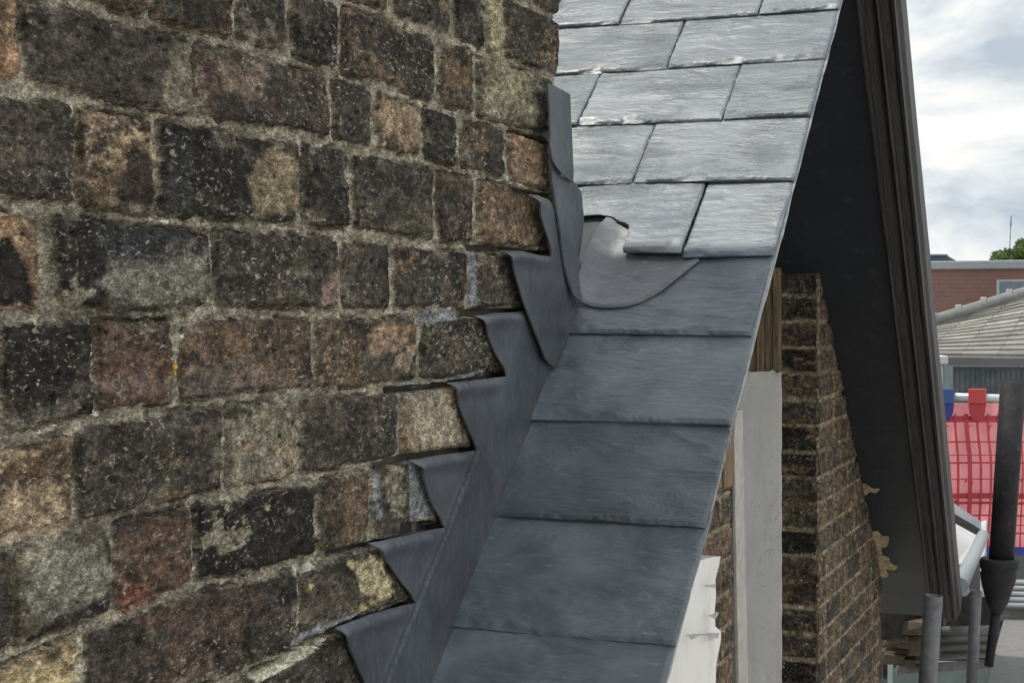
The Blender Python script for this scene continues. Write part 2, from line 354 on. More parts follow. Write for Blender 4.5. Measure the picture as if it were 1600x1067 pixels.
# ------------------------------------------------------------------ brickwork heightfields
WX = -0.72                                              # plane of the chimney's flank
def sx(px): return onX(px, VY, WX)[1]                   # pixel column on that plane -> distance along the wall
def wz(px, py): return onX(px, py, WX)[2]
PAL = dict(dk=(.080, .073, .062), dg=(.122, .112, .088), br=(.185, .138, .095), rd=(.15, .098, .074), og=(.37, .255, .165), tn=(.37, .295, .205),
           gy=(.29, .28, .215), yl=(.47, .385, .225), pk=(.27, .198, .135), pu=(.130, .097, .080), bk=(.034, .031, .028), lg=(.33, .30, .25), cm=(.62, .58, .42))
PAL = {k_: (.76 * v_[0], .71 * v_[1], .65 * v_[2]) for k_, v_ in PAL.items()}
def brick_field(S, Z, bricks, mort, seed, rough=1.0, edge=.0052):
    """S,Z grids; bricks: (s0,s1,zb(s),zt(s),c1,c2,thr,off,rough). Returns height and colour"""
    nS = S.shape; Sn = S * .55
    ws = S + fbm(Sn / .03, Z / .03, seed + 1, 3) * edge * .55; wz_ = Z + fbm(Sn / .03, Z / .03, seed + 2, 3) * edge * .55
    rag = fbm(Sn / .007, Z / .008, seed + 3, 5, .7) * edge * .9
    best = np.full(nS, 9.0); H = np.zeros(nS); C = np.zeros(nS + (3,))
    n_lo = fbm(Sn / .035, Z / .035, seed + 4, 5, .6); n_hi = fbm(Sn / .010, Z / .010, seed + 6, 4, .6); n_mid = fbm(Sn / .018, Z / .022, seed + 8, 5, .65)
    n_fi = fbm(Sn / .0042, Z / .0042, seed + 18, 3, .6)
    sax = S[0]
    for k, (s0, s1, zb, zt, c1, c2, thr, off, rg) in enumerate(bricks):
        i0, i1 = np.searchsorted(sax, (s0 - .02, s1 + .02))
        if i1 - i0 < 2: continue
        sl_ = (slice(None), slice(i0, i1)); s = ws[sl_]; z = wz_[sl_]
        b_, t_ = zb(s), zt(s); zc = (b_ + t_) / 2; hh = (t_ - b_) / 2
        s = s + .03 * (z - zc)
        r = .005
        dx = np.abs(s - (s0 + s1) / 2) - (s1 - s0) / 2 + r; dz = np.abs(z - zc) - hh + r
        d = np.minimum(np.maximum(dx, dz), 0) + np.hypot(np.maximum(dx, 0), np.maximum(dz, 0)) - r + rag[sl_]
        u = d < best[sl_]
        rr = np.random.default_rng(seed * 100 + k)
        tx, tz = rr.normal(0, .010, 2)
        h = off + tx * (s - (s0 + s1) / 2) + tz * (z - zc) + (n_lo[sl_] * .0022 + n_hi[sl_] * .0011) * rough * rg
        ph = rr.uniform(0, 40); nz = fbm(Sn[sl_] / .045 + ph, Z[sl_] / .035, seed + 20 + k % 7, 5, .62)
        t = sstep(thr - .07, thr + .07, nz + .55 * n_hi[sl_])[..., None]
        c = np.array(PAL[c1]) * (1 - t) + np.array(PAL[c2]) * t
        c = c * np.clip(1 + .30 * n_mid[sl_] + .38 * n_fi[sl_], .35, 1.9)[..., None]
        # soot crust: dark islands
        so_ = sstep(.06, .34, fbm(Sn[sl_] / .028 + ph, Z[sl_] / .024 + ph, seed + 40, 6, .72))[..., None] * (.80 if c1 not in ('og', 'lg') else .25)
        c = c * (1 - so_) + np.array(PAL['bk']) * so_
        best[sl_] = np.where(u, d, best[sl_]); H[sl_] = np.where(u, h, H[sl_]); C[sl_] = np.where(u[..., None], c, C[sl_])
    t = sstep(.0006, -.0012, best)
    gr = grit(Sn, Z, .006, .22, .0006, .0022, seed + 60); gr2 = grit(Sn, Z, .022, .30, .0014, .0038, seed + 70)
    mh = -.0050 + n_lo * .0026 + fbm(Sn / .006, Z / .006, seed + 9, 3) * .0011 + np.maximum(gr * .0012, gr2 * .0022)
    mc = np.array(mort) * (1 + .25 * n_lo + .28 * n_hi)[..., None]
    dk_ = sstep(.1, .5, fbm(Sn / .09, Z / .06, seed + 31, 4))[..., None]
    mc = mc * (1 - .42 * dk_)
    wht = np.clip((gr > .35) * .45 + (gr2 > .2) * .8, 0, 1)[..., None]
    mc = mc * (1 - wht) + np.array((.56, .53, .46)) * (.8 + .4 * hsh(np.floor(S / .006), np.floor(Z / .006), 5))[..., None] * wht
    # mortar smeared over some brick edges
    sm = sstep(.30, .55, fbm(Sn / .05, Z / .04, seed + 33, 4)) * sstep(-.020, -.002, best) * .45
    t = t * (1 - sm)
    H = mh * (1 - t) + H * t
    pit = grit(Sn, Z, .010, .30, .0008, .0028, seed + 90) * t; H = H - pit * .0024
    C = C * (1 - .45 * pit[..., None])
    # arris: brick edges wear back
    H = H - .0022 * sstep(-.0035, 0, best) * t
    C = mc * (1 - t[..., None]) + C * t[..., None]
    crack = sstep(.0026, .0004, np.abs(best - .0010)) * sstep(-.12, .22, fbm(Sn / .03, Z / .03, seed + 35, 3))     # hairline shrinkage gap, real relief
    H = H - crack * .0065
    C = np.clip(C, .012, .8)
    return H, C, best

# mortar bed lines, traced along the wall (pixel pairs, unprojected on to the wall's plane)
JL = [[(0, -540), (860, -72)], [(0, -368), (872, 27)], [(0, -196), (310, -82), (714, 64), (868, 122)], [(0, -26), (310, 55), (449, 91), (750, 186), (860, 214)],
      [(0, 133), (313, 190), (520, 222), (800, 284), (860, 303)], [(0, 322), (480, 362), (750, 388), (860, 393)], [(0, 495), (350, 490), (735, 487), (830, 484)],
      [(0, 690), (169, 655), (290, 632), (489, 615), (620, 604), (790, 588)], [(0, 852), (124, 822), (285, 787), (481, 747), (640, 716), (745, 702)],
      [(0, 1030), (330, 912), (525, 866), (600, 847), (690, 822)], [(0, 1210), (400, 1047), (530, 986), (645, 941)], [(0, 1392), (520, 1138), (620, 1100)]]
def joint(pts):
    P = np.array([onX(x, y, WX) for x, y in pts]); s, z = P[:, 1], P[:, 2]
    def fn(q):
        r = np.interp(q, s, z)
        return r
    return fn
JF = [joint(p) for p in JL]
HB = .0053
# px extents of every brick on the flank, row by row from the top: (x0, x1, colour, second colour, threshold, offset mm, roughness)
ROWS = [
 [(500, 620, 'dk', 'br', .1, 0, 1), (640, 760, 'dk', 'pu', .1, 0, 1), (770, 835, 'dg', 'br', .1, 0, 1), (838, 876, 'dk', 'br', .2, 1, 1)],
 [(380, 470, 'dk', 'br', .1, 0, 1), (480, 606, 'dk', 'br', .2, 0, 1), (618, 708, 'dk', 'br', .25, 0, 1), (714, 762, 'bk', 'dk', .1, 1, .8), (766, 786, 'gy', 'yl', .0, 0, 1), (794, 875, 'dk', 'br', .15, 1, 1)],
 [(-60, 110, 'dk', 'br', .1, 0, 1), (120, 236, 'br', 'dk', .1, 0, 1), (246, 372, 'rd', 'dk', .0, 0, 1), (376, 449, 'dk', 'dg', .1, -1, 1), (464, 528, 'bk', 'dk', .1, 1, 1), (541, 683, 'dk', 'br', .15, 0, 1.3), (690, 747, 'br', 'dk', .0, 0, 1), (751, 860, 'dg', 'gy', .0, 2, 1)],
 [(-70, 35, 'og', 'br', .0, 0, 1.2), (46, 309, 'dk', 'dg', .15, 1, 1.2), (312, 523, 'pu', 'dk', .0, 1, 1.2), (527, 590, 'dk', 'dg', .1, 0, 1), (592, 662, 'br', 'tn', .12, -1, 1.4), (668, 720, 'bk', 'dk', .2, 0, 1), (725, 797, 'dk', 'br', .25, 1, 1), (800, 859, 'og', 'pk', .1, 2, .6)],
 [(-80, 116, 'dk', 'dg', .2, 1, 1.2), (128, 250, 'br', 'tn', .0, -1, 1.5), (256, 468, 'bk', 'dg', .1, 1, 1.1), (478, 553, 'dk', 'bk', .1, 1, 1), (557, 675, 'dk', 'dg', .1, 1, .9), (688, 745, 'pu', 'dk', .1, 0, 1.1), (752, 856, 'pk', 'br', .1, 0, .5)],
 [(-90, 63, 'og', 'pk', .2, 0, 1), (90, 338, 'bk', 'gy', .18, 1, 1.1), (343, 527, 'dk', 'dg', .1, 1, .9), (541, 609, 'dk', 'bk', .1, 0, .9), (622, 736, 'dk', 'br', .1, 1, 1.1), (739, 826, 'dg', 'lg', .42, 0, .35)],
 [(-80, 2, 'dg', 'br', .0, 0, 1), (11, 151, 'bk', 'dk', .2, 1, 1.2), (156, 273, 'rd', 'pu', .1, 1, 1), (292, 491, 'pu', 'br', .12, 0, 1.1), (497, 662, 'br', 'dg', .0, 0, 1.4), (664, 778, 'dg', 'gy', .3, 0, .45)],
 [(-60, 118, 'br', 'tn', .05, 0, 1.4), (126, 357, 'dk', 'br', .1, 0, 1.2), (362, 468, 'gy', 'tn', .0, 0, 1.1), (474, 624, 'dk', 'dg', .15, 1, .7), (634, 742, 'lg', 'tn', .05, 0, .5)],
 [(-90, 26, 'dk', 'br', .1, 0, 1.3), (30, 176, 'dg', 'gy', .0, 1, 1), (184, 308, 'pu', 'rd', .05, 1, 1), (311, 501, 'bk', 'gy', .36, 1, 1.1), (504, 584, 'br', 'dg', .05, 0, 1), (590, 690, 'dg', 'gy', .25, 0, .5)],
 [(-80, 122, 'yl', 'tn', .05, 0, 1.2), (142, 383, 'pu', 'dk', .05, 1, 1.2), (388, 477, 'dk', 'pu', .1, 1, 1), (477, 645, 'dg', 'yl', .26, 0, .5)],
 [(-40, 130, 'br', 'tn', .1, 0, 1), (150, 370, 'dk', 'pu', .1, 0, 1), (386, 640, 'dk', 'dg', .15, 0, .5)],
]
def build_chimney():
    th = thing('brick_chimney', (WX - .5, 1.2, GROUND), 'sooty old brick chimney flank with crumbling mortar beside the slates', 'chimney')
    sA, sB = .60, 2.000
    nS = 980; S1 = sA * (sB / sA) ** (np.arange(nS) / (nS - 1)); S1[-1] = sB
    Z1 = np.arange(-.66, .56, .00145); S, Z = np.meshgrid(S1, Z1)
    br = []
    for r, row in enumerate(ROWS):
        t, b = JF[r], JF[r + 1]
        for q_, (x0, x1, c1, c2, thr, off, rg) in enumerate(row):
            if q_ + 1 < len(row): x1 = min(x1, row[q_ + 1][0] - 11)          # every perpend keeps a mortar joint
            br.append((sx(x0), sx(x1), (lambda q, b=b: b(q) + HB), (lambda q, t=t: t(q) - HB), c1, c2, thr, off * .001, rg))
        # plain continuation below the flashing and out of the frame
        s = sx(row[-1][1]) + .012
        while s < sB - .03 and r > 5:
            l_ = random.choice((.102, .215)); br.append((s, min(s + l_, sB), (lambda q, b=b: b(q) + HB), (lambda q, t=t: t(q) - HB), 'dk', 'br', .1, 0, 1)); s += l_ + .012
        s = sx(row[0][0]) - .012
        while s > sA:
            l_ = random.choice((.102, .215)); br.append((max(s - l_, sA), s, (lambda q, b=b: b(q) + HB), (lambda q, t=t: t(q) - HB), 'dk', 'br', .1, 0, 1)); s -= l_ + .012
    zj = JF[0]                                     # ordinary courses carry on above the frame
    for r in range(9):
        s = sA - .11 * (r % 2)
        while s < sB:
            l_ = random.choice((.102, .215)); br.append((s, min(s + l_, sB), (lambda q, r=r: zj(q) + .075 * r + HB), (lambda q, r=r: zj(q) + .075 * (r + 1) - HB), random.choice(('dk', 'dg', 'br')), 'br', .1, 0, 1)); s += l_ + .012
    H, C, best = brick_field(S, Z, br, (.285, .253, .188), 11)
    P = np.stack([S.ravel(), Z.ravel()], 1)
    def stroke(px, wid, warp=.0015, seed=90):
        q = np.array([onX(x, y, WX)[1:] for x, y in px]); d = polydist(P, q, False).reshape(S.shape) + fbm(S / .012, Z / .012, seed, 3) * warp
        return d - wid
    def blob(px, warp=.008, seed=70, sc=.018):
        q = np.array([onX(x, y, WX)[1:] for x, y in px]); d = polydist(P, q).reshape(S.shape); d = np.where(inside(P, q).reshape(S.shape), -d, d)
        return d + fbm(S * .55 / sc, Z / sc, seed, 5, .66) * warp
    def paint(d, col, soft=.0015, amt=1.0, dh=0.0, flat=None):
        nonlocal H, C
        t = sstep(soft, -soft, d) * amt
        C = C * (1 - t[..., None]) + np.array(col) * (1 + .18 * fbm(S / .006, Z / .006, 3, 3))[..., None] * t[..., None]
        if flat is not None: H = H * (1 - t) + (flat + fbm(S / .02, Z / .02, 8, 3) * .0006) * t
        H = H + dh * t
    K = PAL
    # burnt, spalled and stained faces traced from the wall
    paint(blob([(5, 375), (20, 370), (30, 392), (44, 402), (50, 455), (52, 478), (30, 470), (12, 482), (-20, 470), (-20, 395)], .005), K['bk'], dh=-.003)
    paint(blob([(205, 235), (235, 235), (238, 262), (250, 300), (240, 325), (190, 325), (175, 300), (200, 270)], .008), K['bk'], .003, .85)
    paint(blob([(385, 275), (430, 225), (466, 255), (466, 335), (400, 338)], .007), (.33, .26, .16), .004, .55)
    paint(blob([(170, 405), (320, 395), (330, 470), (210, 478), (150, 440)], .012), (.24, .23, .18), .005, .65)
    paint(blob([(140, 365), (300, 355), (320, 392), (220, 412), (150, 400)], .010), (.045, .044, .046), .004, .8)
    paint(blob([(262, 210), (300, 215), (296, 330), (262, 335)], .006), (.045, .045, .04), .004, .7)
    paint(blob([(600, 505), (640, 510), (640, 545), (580, 560), (575, 520)], .006), (.36, .25, .165), .003, .65)
    paint(blob([(625, 550), (655, 535), (640, 580), (610, 575)], .004), (.38, .28, .20), .002, .65)
    paint(blob([(500, 440), (528, 420), (526, 480), (500, 482)], .006), (.33, .23, .19), .004, .6)
    paint(blob([(40, 860), (160, 850), (172, 925), (130, 950), (60, 975), (38, 930)], .007), (.25, .24, .185), .004, .6)
    paint(blob([(60, 985), (100, 958), (150, 940), (172, 925), (172, 945), (120, 970), (70, 1000)], .006), K['bk'], .003, .85)
    paint(blob([(190, 905), (225, 915), (250, 935), (200, 957), (190, 940)], .005), (.21, .088, .06), .004, .75)
    paint(blob([(545, 880), (590, 870), (612, 910), (605, 935), (570, 925)], .008), (.60, .50, .30), .002, .75)
    paint(blob([(0, 1045), (90, 1030), (115, 1040), (110, 1100), (0, 1110)], .006), (.50, .40, .22), .004, .7)
    paint(blob([(0, 90), (30, 60), (34, 122), (0, 125)], .005), (.36, .22, .13), .004, .75)
    paint(blob([(0, 770), (80, 740), (110, 820), (40, 842), (0, 845)], .010), (.42, .31, .20), .005, .6)
    paint(blob([(150, 600), (380, 560), (480, 600), (300, 625)], .014), (.26, .20, .17), .004, .35)
    paint(blob([(330, 95), (420, 110), (410, 150), (350, 150)], .012), (.27, .205, .15), .005, .6)
    paint(blob([(262, 70), (312, 75), (312, 190), (250, 180)], .010), (.24, .205, .15), .004, .75)
    paint(blob([(595, 150), (650, 165), (655, 225), (600, 215)], .010), (.40, .28, .18), .004, .55)
    paint(blob([(755, 85), (830, 110), (838, 185), (760, 170)], .012), (.28, .26, .16), .006, .65)
    paint(blob([(762, 0), (785, 0), (790, 70), (768, 72)], .004), (.40, .35, .22), .004, .8)
    paint(blob([(640, 620), (700, 612), (725, 690), (650, 700)], .006), (.43, .37, .27), .004, .6)
    paint(blob([(276, 568), (283, 566), (287, 576), (284, 586), (277, 584)], .001), (.50, .30, .04), .001, .95)
    # smooth grey pointing left beside the flashing
    for q in ([(657, 484), (718, 481), (722, 496), (700, 503), (660, 505)], [(625, 598), (690, 595), (760, 575), (752, 585), (690, 606), (628, 610)],
              [(525, 862), (590, 842), (630, 828), (625, 845), (560, 858), (528, 868)], [(770, 484), (820, 480), (815, 492), (775, 494)],
              [(452, 1000), (520, 968), (560, 955), (556, 966), (500, 990), (455, 1012)], [(585, 735), (594, 735), (600, 808), (590, 812)], [(735, 395), (744, 395), (748, 478), (738, 480)],
              [(640, 815), (690, 795), (735, 705), (745, 690), (700, 712), (640, 722)]):
        paint(blob(q, .002), (.235, .24, .25), .001, .9, flat=-.002)
    paint(blob([(388, 1058), (440, 1022), (522, 988), (528, 996), (470, 1028), (395, 1068)], .0025), (.66, .63, .47), .001, .95, dh=.002)
    paint(blob([(455, 895), (490, 880), (495, 886), (460, 902)], .002), (.55, .53, .45), .001, .8)
    # the chased-out bed joints the lead is tucked into
    for q, wd in (([(735, 387), (790, 389), (862, 397)], .0022), ([(802, 296), (862, 309)], .0034), ([(802, 203), (862, 226)], .0030), ([(718, 490), (790, 488), (826, 487)], .0030),
                  ([(608, 610), (660, 606), (740, 596), (796, 587)], .0024), ([(720, 600), (796, 586)], .003), ([(592, 729), (640, 716), (745, 703)], .0034), ([(592, 729), (635, 719)], .0026),
                  ([(520, 864), (600, 847), (692, 822)], .0022), ([(628, 826), (675, 820)], .0045), ([(400, 1050), (480, 1010), (530, 985), (648, 941)], .0020), ([(772, 572), (782, 580)], .006)):
        d = stroke(q, wd, .0012); t = sstep(.0012, -.0008, d); H = H * (1 - t) - .034 * t
        C = C * (1 - t[..., None]) + np.array((.05, .046, .042)) * t[..., None]  # shade inside the slots also put into the colour
    # bricks dressed back where the lead lies flat against them
    for q in ([(760, 497), (835, 490), (858, 560), (700, 1003), (640, 1140), (560, 1140), (535, 985), (645, 945), (592, 855), (690, 828), (650, 722), (742, 708), (708, 602), (790, 592)],
              [(838, 310), (860, 314), (900, 470), (862, 570), (795, 396), (862, 405)]):
        pq = np.array([onX(x, y, WX)[1:] for x, y in q]); m_ = inside(P, pq).reshape(S.shape); dq = np.where(m_, polydist(P, pq).reshape(S.shape), 0); t = sstep(0, .004, dq)
        H = H - t * np.maximum(H - (-.0005), 0)
    # ragged far corner
    endw = .006 + .006 * fbm(Z / .03, Z * 0, 77, 3)
    lim = sx(872) + .5 * endw
    lim = np.where(Z < wz(862, 250), 1.96, lim)
    over = np.clip((S - (lim - .006)) / .006, 0, 1); H = H - .007 * over ** 2
    H = np.where(S > lim, -.012 - (S - lim) * 3.0, H)
    X = WX + H
    V = np.stack([X, S, Z], -1).reshape(-1, 3); idx = np.arange(S.size).reshape(S.shape)
    Fq = np.stack([idx[:-1, :-1], idx[:-1, 1:], idx[1:, 1:], idx[1:, :-1]], -1).reshape(-1, 4)
    me = fast_mesh('brick_face', V - wloc(th), Fq); set_col(me, C.reshape(-1, 3))
    link('brick_face', me, M_BRICK, th)
    # the rest of the stack: plain courses round the three other sides and above
    m = MB(); far = sx(874)
    zt = 1.55; x1 = WX - .016
    m.box((WX - .95, .25, -3.0), (x1 - .002, far, zt)); m.box((WX - .004 - .03, .25, .555), (WX - .002, far, zt)); m.box((WX - .034, .25, -3.0), (WX - .002, .605, .5545)); m.box((WX - .034, .606, -3.0), (WX - .002, far - .2, -.655))
    o = m.build('stack', None, th); me2 = o.data
    me2.materials.append(M_STACK)
    return th
def brick_tex(name, c1, c2, mort, size=.225, h=.075, axis='Y'):
    m, t, b, n_, l_ = nodes(name)
    g = n_('ShaderNodeNewGeometry'); s = n_('ShaderNodeSeparateXYZ'); l_(g.outputs['Position'], s.inputs[0])
    ad = n_('ShaderNodeMath'); ad.operation = 'ADD'; l_(s.outputs[0], ad.inputs[0]); l_(s.outputs[1], ad.inputs[1])
    cb = n_('ShaderNodeCombineXYZ'); l_(ad.outputs[0], cb.inputs[0]); l_(s.outputs[2], cb.inputs[1])
    bt = n_('ShaderNodeTexBrick'); bt.inputs['Scale'].default_value = 1; bt.inputs['Brick Width'].default_value = size; bt.inputs['Row Height'].default_value = h
    bt.inputs['Mortar Size'].default_value = h * .07; bt.inputs['Mortar Smooth'].default_value = .3; bt.inputs['Bias'].default_value = 0
    bt.inputs['Color1'].default_value = (*c1, 1); bt.inputs['Color2'].default_value = (*c2, 1); bt.inputs['Mortar'].default_value = (*mort, 1)
    l_(cb.outputs[0], bt.inputs['Vector'])
    n = noise(t, cb.outputs[0], 4 / h, 5, .65); c = mixc(t, 1, bt.outputs['Color'], ramp(t, n, [(.3, .6), (.7, 1.4)]), 'MULTIPLY')
    l_(c, b.inputs['Base Color']); b.inputs['Roughness'].default_value = .9
    nb = bump(t, bt.outputs['Fac'], -.6, .004); nb = bump(t, n, .4, .003, nb); l_(nb, b.inputs['Normal']); return m
M_STACK = brick_tex('stack_brick', (.09, .085, .08), (.17, .13, .10), (.29, .26, .19))
M_REDBRICK = brick_tex('red_brick', (.175, .092, .080), (.20, .105, .088), (.20, .135, .11), .225 * 1.2, .09)
build_chimney()

# ------------------------------------------------------------------ slate roof
P0 = onX(697, 1003, WX); TH = math.radians(42.0); CT, ST = math.cos(TH), math.sin(TH); VERGE = -.471
KR = (.72 - .0050) / .72                                # the slates meet the face of the lead, 5 mm proud of the bricks
P0 = P0 * KR
def roof(x, u, h=0.0):
    x, u, h = np.broadcast_arrays(np.asarray(x, float) * KR, np.asarray(u, float) * KR, np.asarray(h, float))
    return np.stack([x, P0[1] + u * CT - h * ST, P0[2] + u * ST + h * CT], -1)
NR = np.array([0, -ST, CT])
P0 = P0 - NR * .0075
def uv(px, py, h=.0075):
    d = ray(px, py); p = d * (NR @ P0 + h) / (NR @ d); q_ = p - NR * h - P0; return p[0] / KR, (q_[1] * CT + q_[2] * ST) / KR
slate_root = thing('slate_roof', roof(-.6, -.3, -.05), 'blue-grey riven slate roof slope running down beside the brick chimney', 'roof')
GAUGE = .152
def make_slate(x0, x1, u0, k, outline=None, length=.30, lift=0.0):
    tilt = .0062 / GAUGE
    if outline is None:
        sk = rng.normal(0, .0012, 4); outline = [(x0, u0 + sk[0]), (x1, u0 + sk[1]), (x1 + sk[2] * .5, u0 + length), (x0 + sk[3] * .5, u0 + length)]
    tail_y = u0; sd = 100 + k * 13
    op = np.array(outline)
    flx, flu = rng.uniform(0, 50, 2); ang = rng.normal(0, .06); amp = rng.uniform(.55, 1.15)
    tailedges = [(op[i], op[(i + 1) % len(op)]) for i in range(len(op)) if max(op[i][1], op[(i + 1) % len(op)][1]) < u0 + length * .75 or abs(op[i][0] - op[(i + 1) % len(op)][0]) < .004]
    def hgt(P):
        x, u = P[:, 0], P[:, 1]; a = (x - x0) + (u - u0) * ang; b = (u - u0) - (x - x0) * ang
        wv = b + .016 * vn(a * 11 + flx, b * 13 + flu, sd) + .004 * vn(a * 45 + flx, b * 40, sd + 1)
        n = fbm(a * 6 + flx, wv * 26 + flu, sd, 4, .55)
        q = n * 3.6; fl = np.floor(q); fr = q - fl; terr = (fl + sstep(.80, 1.0, fr)) / 3.6          # cleavage steps
        n2 = fbm(a * 18 + flx, wv * 80 + flu, sd + 3, 3)
        rg_ = sstep(-.35, .45, fbm(a * 6 + flu, b * 7 + flx, sd + 15, 3))
        h = (terr * .0021 + n2 * .00045) * amp * (.25 + .95 * rg_) + .0011 * vn(a * 7 + flu, b * 7, sd + 7)
        # dressed edges: irregular flakes knocked off the arris
        d = np.full(len(P), 9.0)
        ds = np.full(len(P), 9.0)
        for e0, e1 in tailedges:
            if abs(e0[1] - e1[1]) < .6 * abs(e0[0] - e1[0]): d = np.minimum(d, segdist(P, e0, e1))
            else: ds = np.minimum(ds, segdist(P, e0, e1))
        wfl = .0010 + .020 * np.clip(fbm(x * 24 + flx, u * 24, sd + 11, 3, .6) + .12, 0, 1) * 1.5
        h = h - np.clip(1 - d / wfl, 0, 1) * .0036 
        wsd = .0005 + .004 * np.clip(fbm(x * 40 + flx, u * 40, sd + 12, 3, .6) - .05, 0, 1) * 1.5
        h = h - np.clip(1 - ds / wsd, 0, 1) * .0016
        return h + .0085 + lift * np.clip(1 - (u - u0) / .15, 0, 1) - (u - u0) * tilt
    return sheet('slate', outline, .0030, lambda P: roof(P[:, 0], P[:, 1], hgt(P)), lambda P: roof(P[:, 0], P[:, 1], .0030 + lift * np.clip(1 - (P[:, 1] - u0) / .15, 0, 1) - (P[:, 1] - u0) * tilt), M_SLATE, slate_root, .0008, sd)
TAILS = [-.285, -.130, .024, .178, .334, .489, .637, .797, .942, 1.084, 1.222, 1.362, 1.50]
JO = .0016
LAY = {0: [(-.73, VERGE)], 1: [(-.73, VERGE)], 2: [(-.73, VERGE + .002)], 3: [(-.73, VERGE + .001)], 4: [(-.73, VERGE)], 5: [(-.73, VERGE - .003)],
       7: [(-.95, -.704), (-.702, VERGE)], 8: [(-1.05, -.8255), (-.8235, -.601), (-.599, VERGE - .001)], 9: [(-.95, -.717), (-.715, VERGE)],
       10: [(-1.05, -.8275), (-.8255, -.598), (-.596, VERGE)], 11: [(-.95, -.716), (-.713, VERGE)], 12: [(-1.05, -.828), (-.825, -.60), (-.597, VERGE)]}
k = 0
for r, cells in LAY.items():
    for (a, b) in cells:
        s_ = make_slate(a, b, TAILS[r] + rng.normal(0, .0012), k, length=.165 + (.03 if r > 6 else .02)); k += 1
# fifth row from the bottom: one slate cut back round the lead, one whole
u6 = TAILS[6]
notch = [(-.676, u6 + .004), (-.596, u6 + .001), (-.596, u6 + .19), (-.90, u6 + .19), (-.90, u6 + .100), (-.763, u6 + .092), (-.735, u6 + .094), (-.716, u6 + .089), (-.706, u6 + .079), (-.690, u6 + .068), (-.682, u6 + .062), (-.679, u6 + .035)]
o = make_slate(-.80, -.596, u6, k, notch, .19, .0065); o['label'] = 'slate with its lower corner cut away round the lead'; k += 1
make_slate(-.5925, VERGE - .001, u6 - .002, k, length=.19, lift=.003); k += 1
# higher courses out of frame, and the boarding beneath
for r in range(13, 19):
    u_ = 1.362 + .14 * (r - 11); off = .12 * (r % 2)
    make_slate(-.95 + off, -.715 + off, u_, k, length=.17); k += 1
    make_slate(-.712 + off, VERGE, u_, k, length=.17); k += 1
def rbox(m, x0, x1, u0, u1, h0, h1): return m.box((x0, u0, h0), (x1, u1, h1), lambda p: roof(*p))
rbox(MB(), -1.7, VERGE - .05, -.45, 2.27, -.030, -.0045).build('roof_boarding', M_CHIP, slate_root)
m = MB()
for k_, t_ in enumerate(np.arange(.8, 2.2, .14)): rbox(m, -1.7, -.955 if k_ else -.955, t_, t_ + .15, .0005 + .004 * (k_ % 2), .006 + .004 * (k_ % 2))
m.build('hidden_slating', M_SLATE, slate_root)
# mortar fillet and undercloak under the verge
vo = [(VERGE - .06, -.45), (VERGE + .0012, -.45), (VERGE + .0012, 2.27), (VERGE - .06, 2.27)]
sheet('undercloak', vo, .012, lambda P: roof(P[:, 0], P[:, 1], .0012 + 0 * P[:, 0]), lambda P: roof(P[:, 0], P[:, 1], -.0022 - .0006 * vn(P[:, 1] * 40, P[:, 0] * 0, 3)), M_TRIM, slate_root, .0012, 5)

# ------------------------------------------------------------------ lead work
def lead_wall(name, px, tops, label, lift=.0045, step=.0042, grooves=(), mat=None, lefts=(), curl=.0016, fold=.007, parent=None):
    """flat lead on the flank; 'tops' are edges rolled back into the chased joints, 'lefts' free edges that stand off a little"""
    XL = WX + lift
    poly = [tuple(onX(x, y, XL)[1:]) for x, y in px]
    T = [[tuple(onX(x, y, XL)[1:]) for x, y in q] for q in tops]; Lf = [[tuple(onX(x, y, XL)[1:]) for x, y in q] for q in lefts]; Gv = [[tuple(onX(x, y, XL)[1:]) for x, y in q] for q in grooves]
    def h(P):
        v = lift + .0009 * fbm(P[:, 0] / .06, P[:, 1] / .06, 55, 3) + .00035 * fbm(P[:, 0] / .015, P[:, 1] / .015, 56, 2)
        for q in T:
            d = polydist(P, q, False); e_ = np.linalg.norm(P - np.array(q[-1]), axis=1); wg = sstep(.002, .045, e_); w0 = sstep(.0, .030, np.linalg.norm(P - np.array(q[0]), axis=1)); v = v + .0055 * wg * (.1 + .9 * w0) * np.exp(-((d - fold) / .008) ** 2); tt = np.clip(1 - d / fold, 0, 1); v = v - (lift * .6 + .001) * tt ** 2.4 * (.12 + .88 * wg)
        for q in Lf:
            d = polydist(P, q, False); v = v + curl * np.exp(-(d / .010) ** 2) * (.8 + .3 * vn(P[:, 0] / .05, P[:, 1] / .05, 8))
        for q in Gv:
            d = polydist(P, q, False); v = v - .0024 * np.exp(-(d / .0024) ** 2) + .0016 * np.exp(-((d - .006) / .003) ** 2)
        return v
    def top(P): return np.stack([WX + h(P), P[:, 0], P[:, 1]], 1)
    def back(P): return np.stack([WX + h(P) - .0022, P[:, 0], P[:, 1]], 1)
    o = sheet(name, poly, step, top, back, mat or M_LEAD, parent, .0004, 3)
    if parent is None: tag(o, label, 'lead flashing', 'lead flashing pieces round the chimney')
    return o
E_LOW = [(870, 570), (828, 666), (768, 830), (703, 1008), (651, 1144)]                    # foot of the lead on the slates
lower = [(746, 494), (775, 489), (826, 487), (838, 525), (852, 561)] + E_LOW + [(590, 1140), (569, 1067), (552, 1028), (536, 992), (528, 981), (580, 960), (648, 941), (618, 898), (590, 857), (581, 849),
         (630, 838), (693, 824), (672, 782), (655, 731), (643, 719), (690, 711), (743, 704), (722, 650), (709, 605), (702, 598), (745, 594), (791, 588), (770, 545), (752, 500)]
